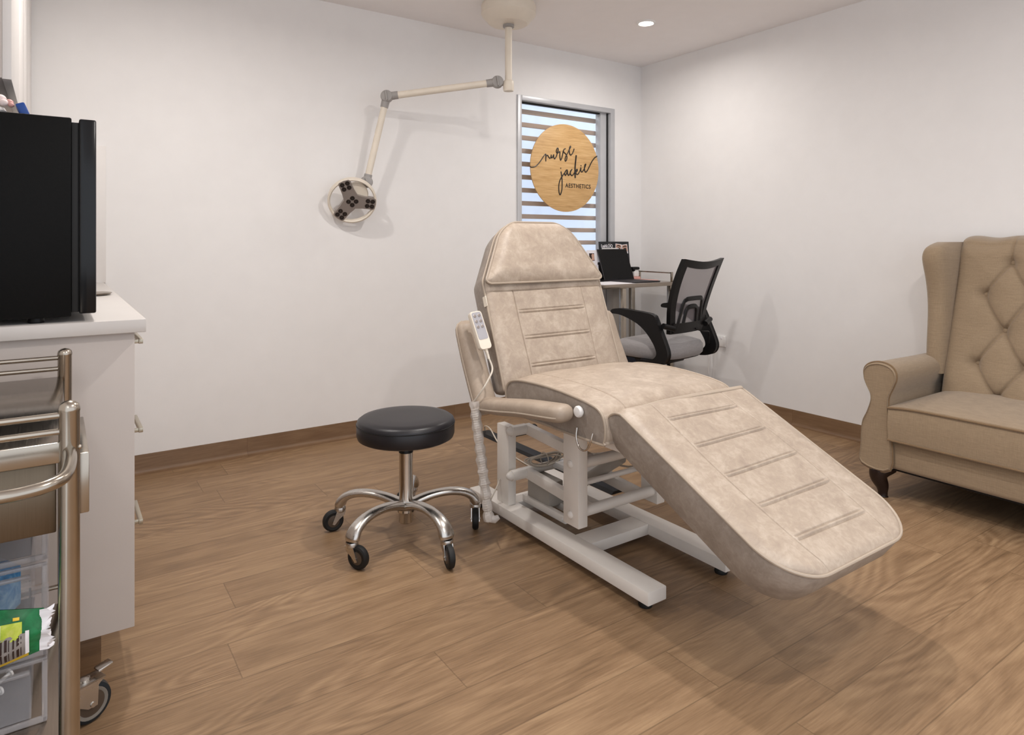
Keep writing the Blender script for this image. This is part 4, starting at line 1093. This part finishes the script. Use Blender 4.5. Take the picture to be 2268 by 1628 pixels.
b = B(); b.tube([p+V((-.003, 0, .001)) for p in tops[0]], .0045, 8); b.tube([p+V((-.004, 0, .004)) for p in bots[0]], .0045, 8); obj('piping', b, 'fabric_seam', cs)
# tufted back
sv = (yi0, yi1); yi0 -= .034; yi1 += .034
def bxz(z): return -.338+.297*(z-.45)
btn = []
for k in range(-1, 9):
    for z in (1.004, .711, .43): btn.append((-2.425-.178*k, z))
    for z in (.862, .562): btn.append((-2.335-.178*k, z))
btn = [(y, z) for y, z in btn if yi1+.10 < y < yi0-.10]
crs = []
for i, (y, z) in enumerate(btn):
    for (y2, z2) in btn:
        if z2 < z and abs(abs(y2-y)-.089) < .02 and z-z2 < .17: crs.append((y, z, y2, z2))
ytop = [(y, z) for y, z in btn if z > .95]
for (y, z) in ytop: crs.append((y, z, y, 1.12))
lowb = [(y, z) for y, z in btn if z < .6]
def segd(y, z, s):
    ax, ay, bx2, by2 = s; dx, dy = bx2-ax, by2-ay; t = max(0, min(1, ((y-ax)*dx+(z-ay)*dy)/(dx*dx+dy*dy))); return math.hypot(y-ax-t*dx, z-ay-t*dy)
def tuft(y, z):
    h = .0
    dc = min(segd(y, z, s) for s in crs); db = min(math.hypot(y-a, z-c) for a, c in btn)
    h -= .012*math.exp(-(dc/.006)**2)+.008*math.exp(-(dc/.025)**2); h -= .020*math.exp(-(db/.022)**2)+.012*math.exp(-(db/.05)**2)
    de = min(yi0-y, y-yi1); h -= .035*math.exp(-max(0, de)/.018)
    return h
b = B(); rows_ = []
zt = 1.085
ny_ = 260
for i in range(151):
    z = .40+(zt-.40)*i/150; r = []
    for j in range(ny_+1):
        y = yi0+(yi1-yi0)*j/ny_; zz = z+(.012*math.cos(2*PI*(y+2.425)/.178)*max(0, (z-1.0)/.085) if z > 1.0 else 0)*.4
        r.append(V((bxz(z)-.03-tuft(y, z)+ (0 if z < 1.03 else .022*((z-1.03)/.055)**2), y, zz)))
    rows_.append(r)
roll = []
for k in range(1, 9):
    a = PI/2*k/8
    roll.append([V((p.x+.05*(1-math.cos(a))+.055*math.sin(a)*k/8, p.y, p.z+.038*math.sin(a))) for p in rows_[-1]])
allr = rows_+roll
allr.append([V((-.035, p.y, p.z-.02)) for p in roll[-1]]); allr.append([V((-.03, p.y, .2)) for p in rows_[0]])
b.grid(allr); bk = obj('tufted_back', b, 'fabric', sf, sharp=80)
for (y, z) in btn:
    if z < .45: continue
    b = B(); b.ball((bxz(z)-.03-tuft(y, z)-.003, y, z), .0115, (.6, 1, 1), 12); obj('button', b, 'fabric', bk)
# wings
def wing(ya, sg):
    ya += sg*.012
    y = lambda u: ya+sg*u
    # outline in x-z seen from the end: front edge curve; built from stacked horizontal sections
    secs = [(.50, -.335, .0), (.56, -.335, .0), (.62, -.333, .0), (.70, -.325, .0), (.78, -.315, .002), (.86, -.315, .005), (.93, -.325, .009), (.99, -.34, .014), (1.03, -.345, .016), (1.065, -.335, .012), (1.085, -.30, .006), (1.098, -.25, .0)]
    b = B(); rg = []
    n_ = len(secs)
    zz = spline([(s[1], s[2], s[0]) for s in secs], 3)
    for p in zz:
        xf, fl, z = p
        sh = min(1, math.sqrt(max(0, 1-((z-1.02)/.088)**2))) if z > 1.02 else 1
        sh = max(sh, .12); u0, u1 = -.0+.045-fl, .135
        uc = (u0+u1)/2; hu = (u1-u0)/2*(.30+.70*sh)
        ring = []
        for j in range(24):
            a = 2*PI*j/24; c_, s_ = math.cos(a), math.sin(a)
            ex = math.copysign(abs(c_)**.5, c_); ey = math.copysign(abs(s_)**.6, s_)
            xb = -.045; xm = (xf-.02+xb)/2; hx_ = (xb-xf+.02)/2
            ring.append(V((xm-ex*hx_, y(uc+ey*hu), z)))
        rg.append(ring)
    b.rings(rg); w = obj('wing', b, 'fabric', sf)
yi0, yi1 = sv
wing(YA, -1); wing(YZ, 1)
b = B(); b.box((-.06, YZ+.03, .135), (-.02, YA-.03, 1.09), .012, 3); obj('back_panel', b, 'fabric', sf)
for (x, y, s) in ((-.70, YA-.06, 1), (-.70, YZ+.06, -1)):
    b = B(); P = spline([(x+.01, y, .140), (x-.012, y+.012*s, .115), (x-.020, y+.016*s, .085), (x-.006, y+.008*s, .045), (x-.004, y+.006*s, .012), (x-.006, y+.006*s, .0)], 5); kk = len(P)
    b.tube(P, [.050-.031*min(1, (i/(kk*.72))**1.1)+(.004 if i > kk*.85 else 0) for i in range(kk)], 18, up=(1, 0, 0)); obj('leg', b, 'darkwood', sf, 'dark curved wooden leg')
for y in (YA-.07, YZ+.07):
    b = B(); b.tube([(-.09, y, .138), (-.06, y, 0)], [.026, .017], 14); obj('leg', b, 'darkwood', sf)
obj('underside', B().box((-.72, YZ+.03, .128), (-.05, YA-.03, .137), .002), 'black', sf)

# ------------------------------------------------------------------ light
def area(x, y, z, size, power, col=(1, .93, .85), spread=PI, rot=(0, 0, 0)):
    l = bpy.data.lights.new('downlight_beam', 'AREA'); l.shape = 'DISK'; l.size = size; l.energy = power; l.color = col; l.spread = spread
    o = bpy.data.objects.new('downlight_beam', l); C.objects.link(o); o.location = (x, y, z); o.rotation_euler = rot; return o
PW = [8, 18, 15, 16, 5]
for (x, y, w), p in zip(DL, PW): area(x, y, H-.012, .085, p, (1, .955, .91), math.radians(170))
w = bpy.data.worlds.new('daylight'); bpy.context.scene.world = w; w.use_nodes = True
bg = w.node_tree.nodes['Background']; bg.inputs[0].default_value = (.90, .94, 1, 1); bg.inputs[1].default_value = 1.4
sn = bpy.data.lights.new('daylight_sun', 'SUN'); sn.energy = 1.3; sn.angle = .3; sn.color = (1, .98, .95)
so_ = bpy.data.objects.new('daylight_sun', sn); C.objects.link(so_); so_.rotation_euler = (math.radians(50), 0, math.radians(-10)); so_.location = (0, -4, 6)

# ------------------------------------------------------------------ camera and view
cd = bpy.data.cameras.new('camera'); cam = bpy.data.objects.new('camera', cd); C.objects.link(cam)
cam.location = (-3.653, -3.591, 1.10); cam.rotation_euler = (PI/2, 0, -math.radians(34.5))
cd.sensor_fit = 'HORIZONTAL'; cd.sensor_width = 36; cd.lens = 1471/2268*36; cd.shift_y = -279/2268; cd.clip_start = .02
bpy.context.scene.camera = cam
vs = bpy.context.scene.view_settings
vs.view_transform = 'Standard'; vs.look = 'None'; vs.exposure = 0.0; vs.gamma = 1.0
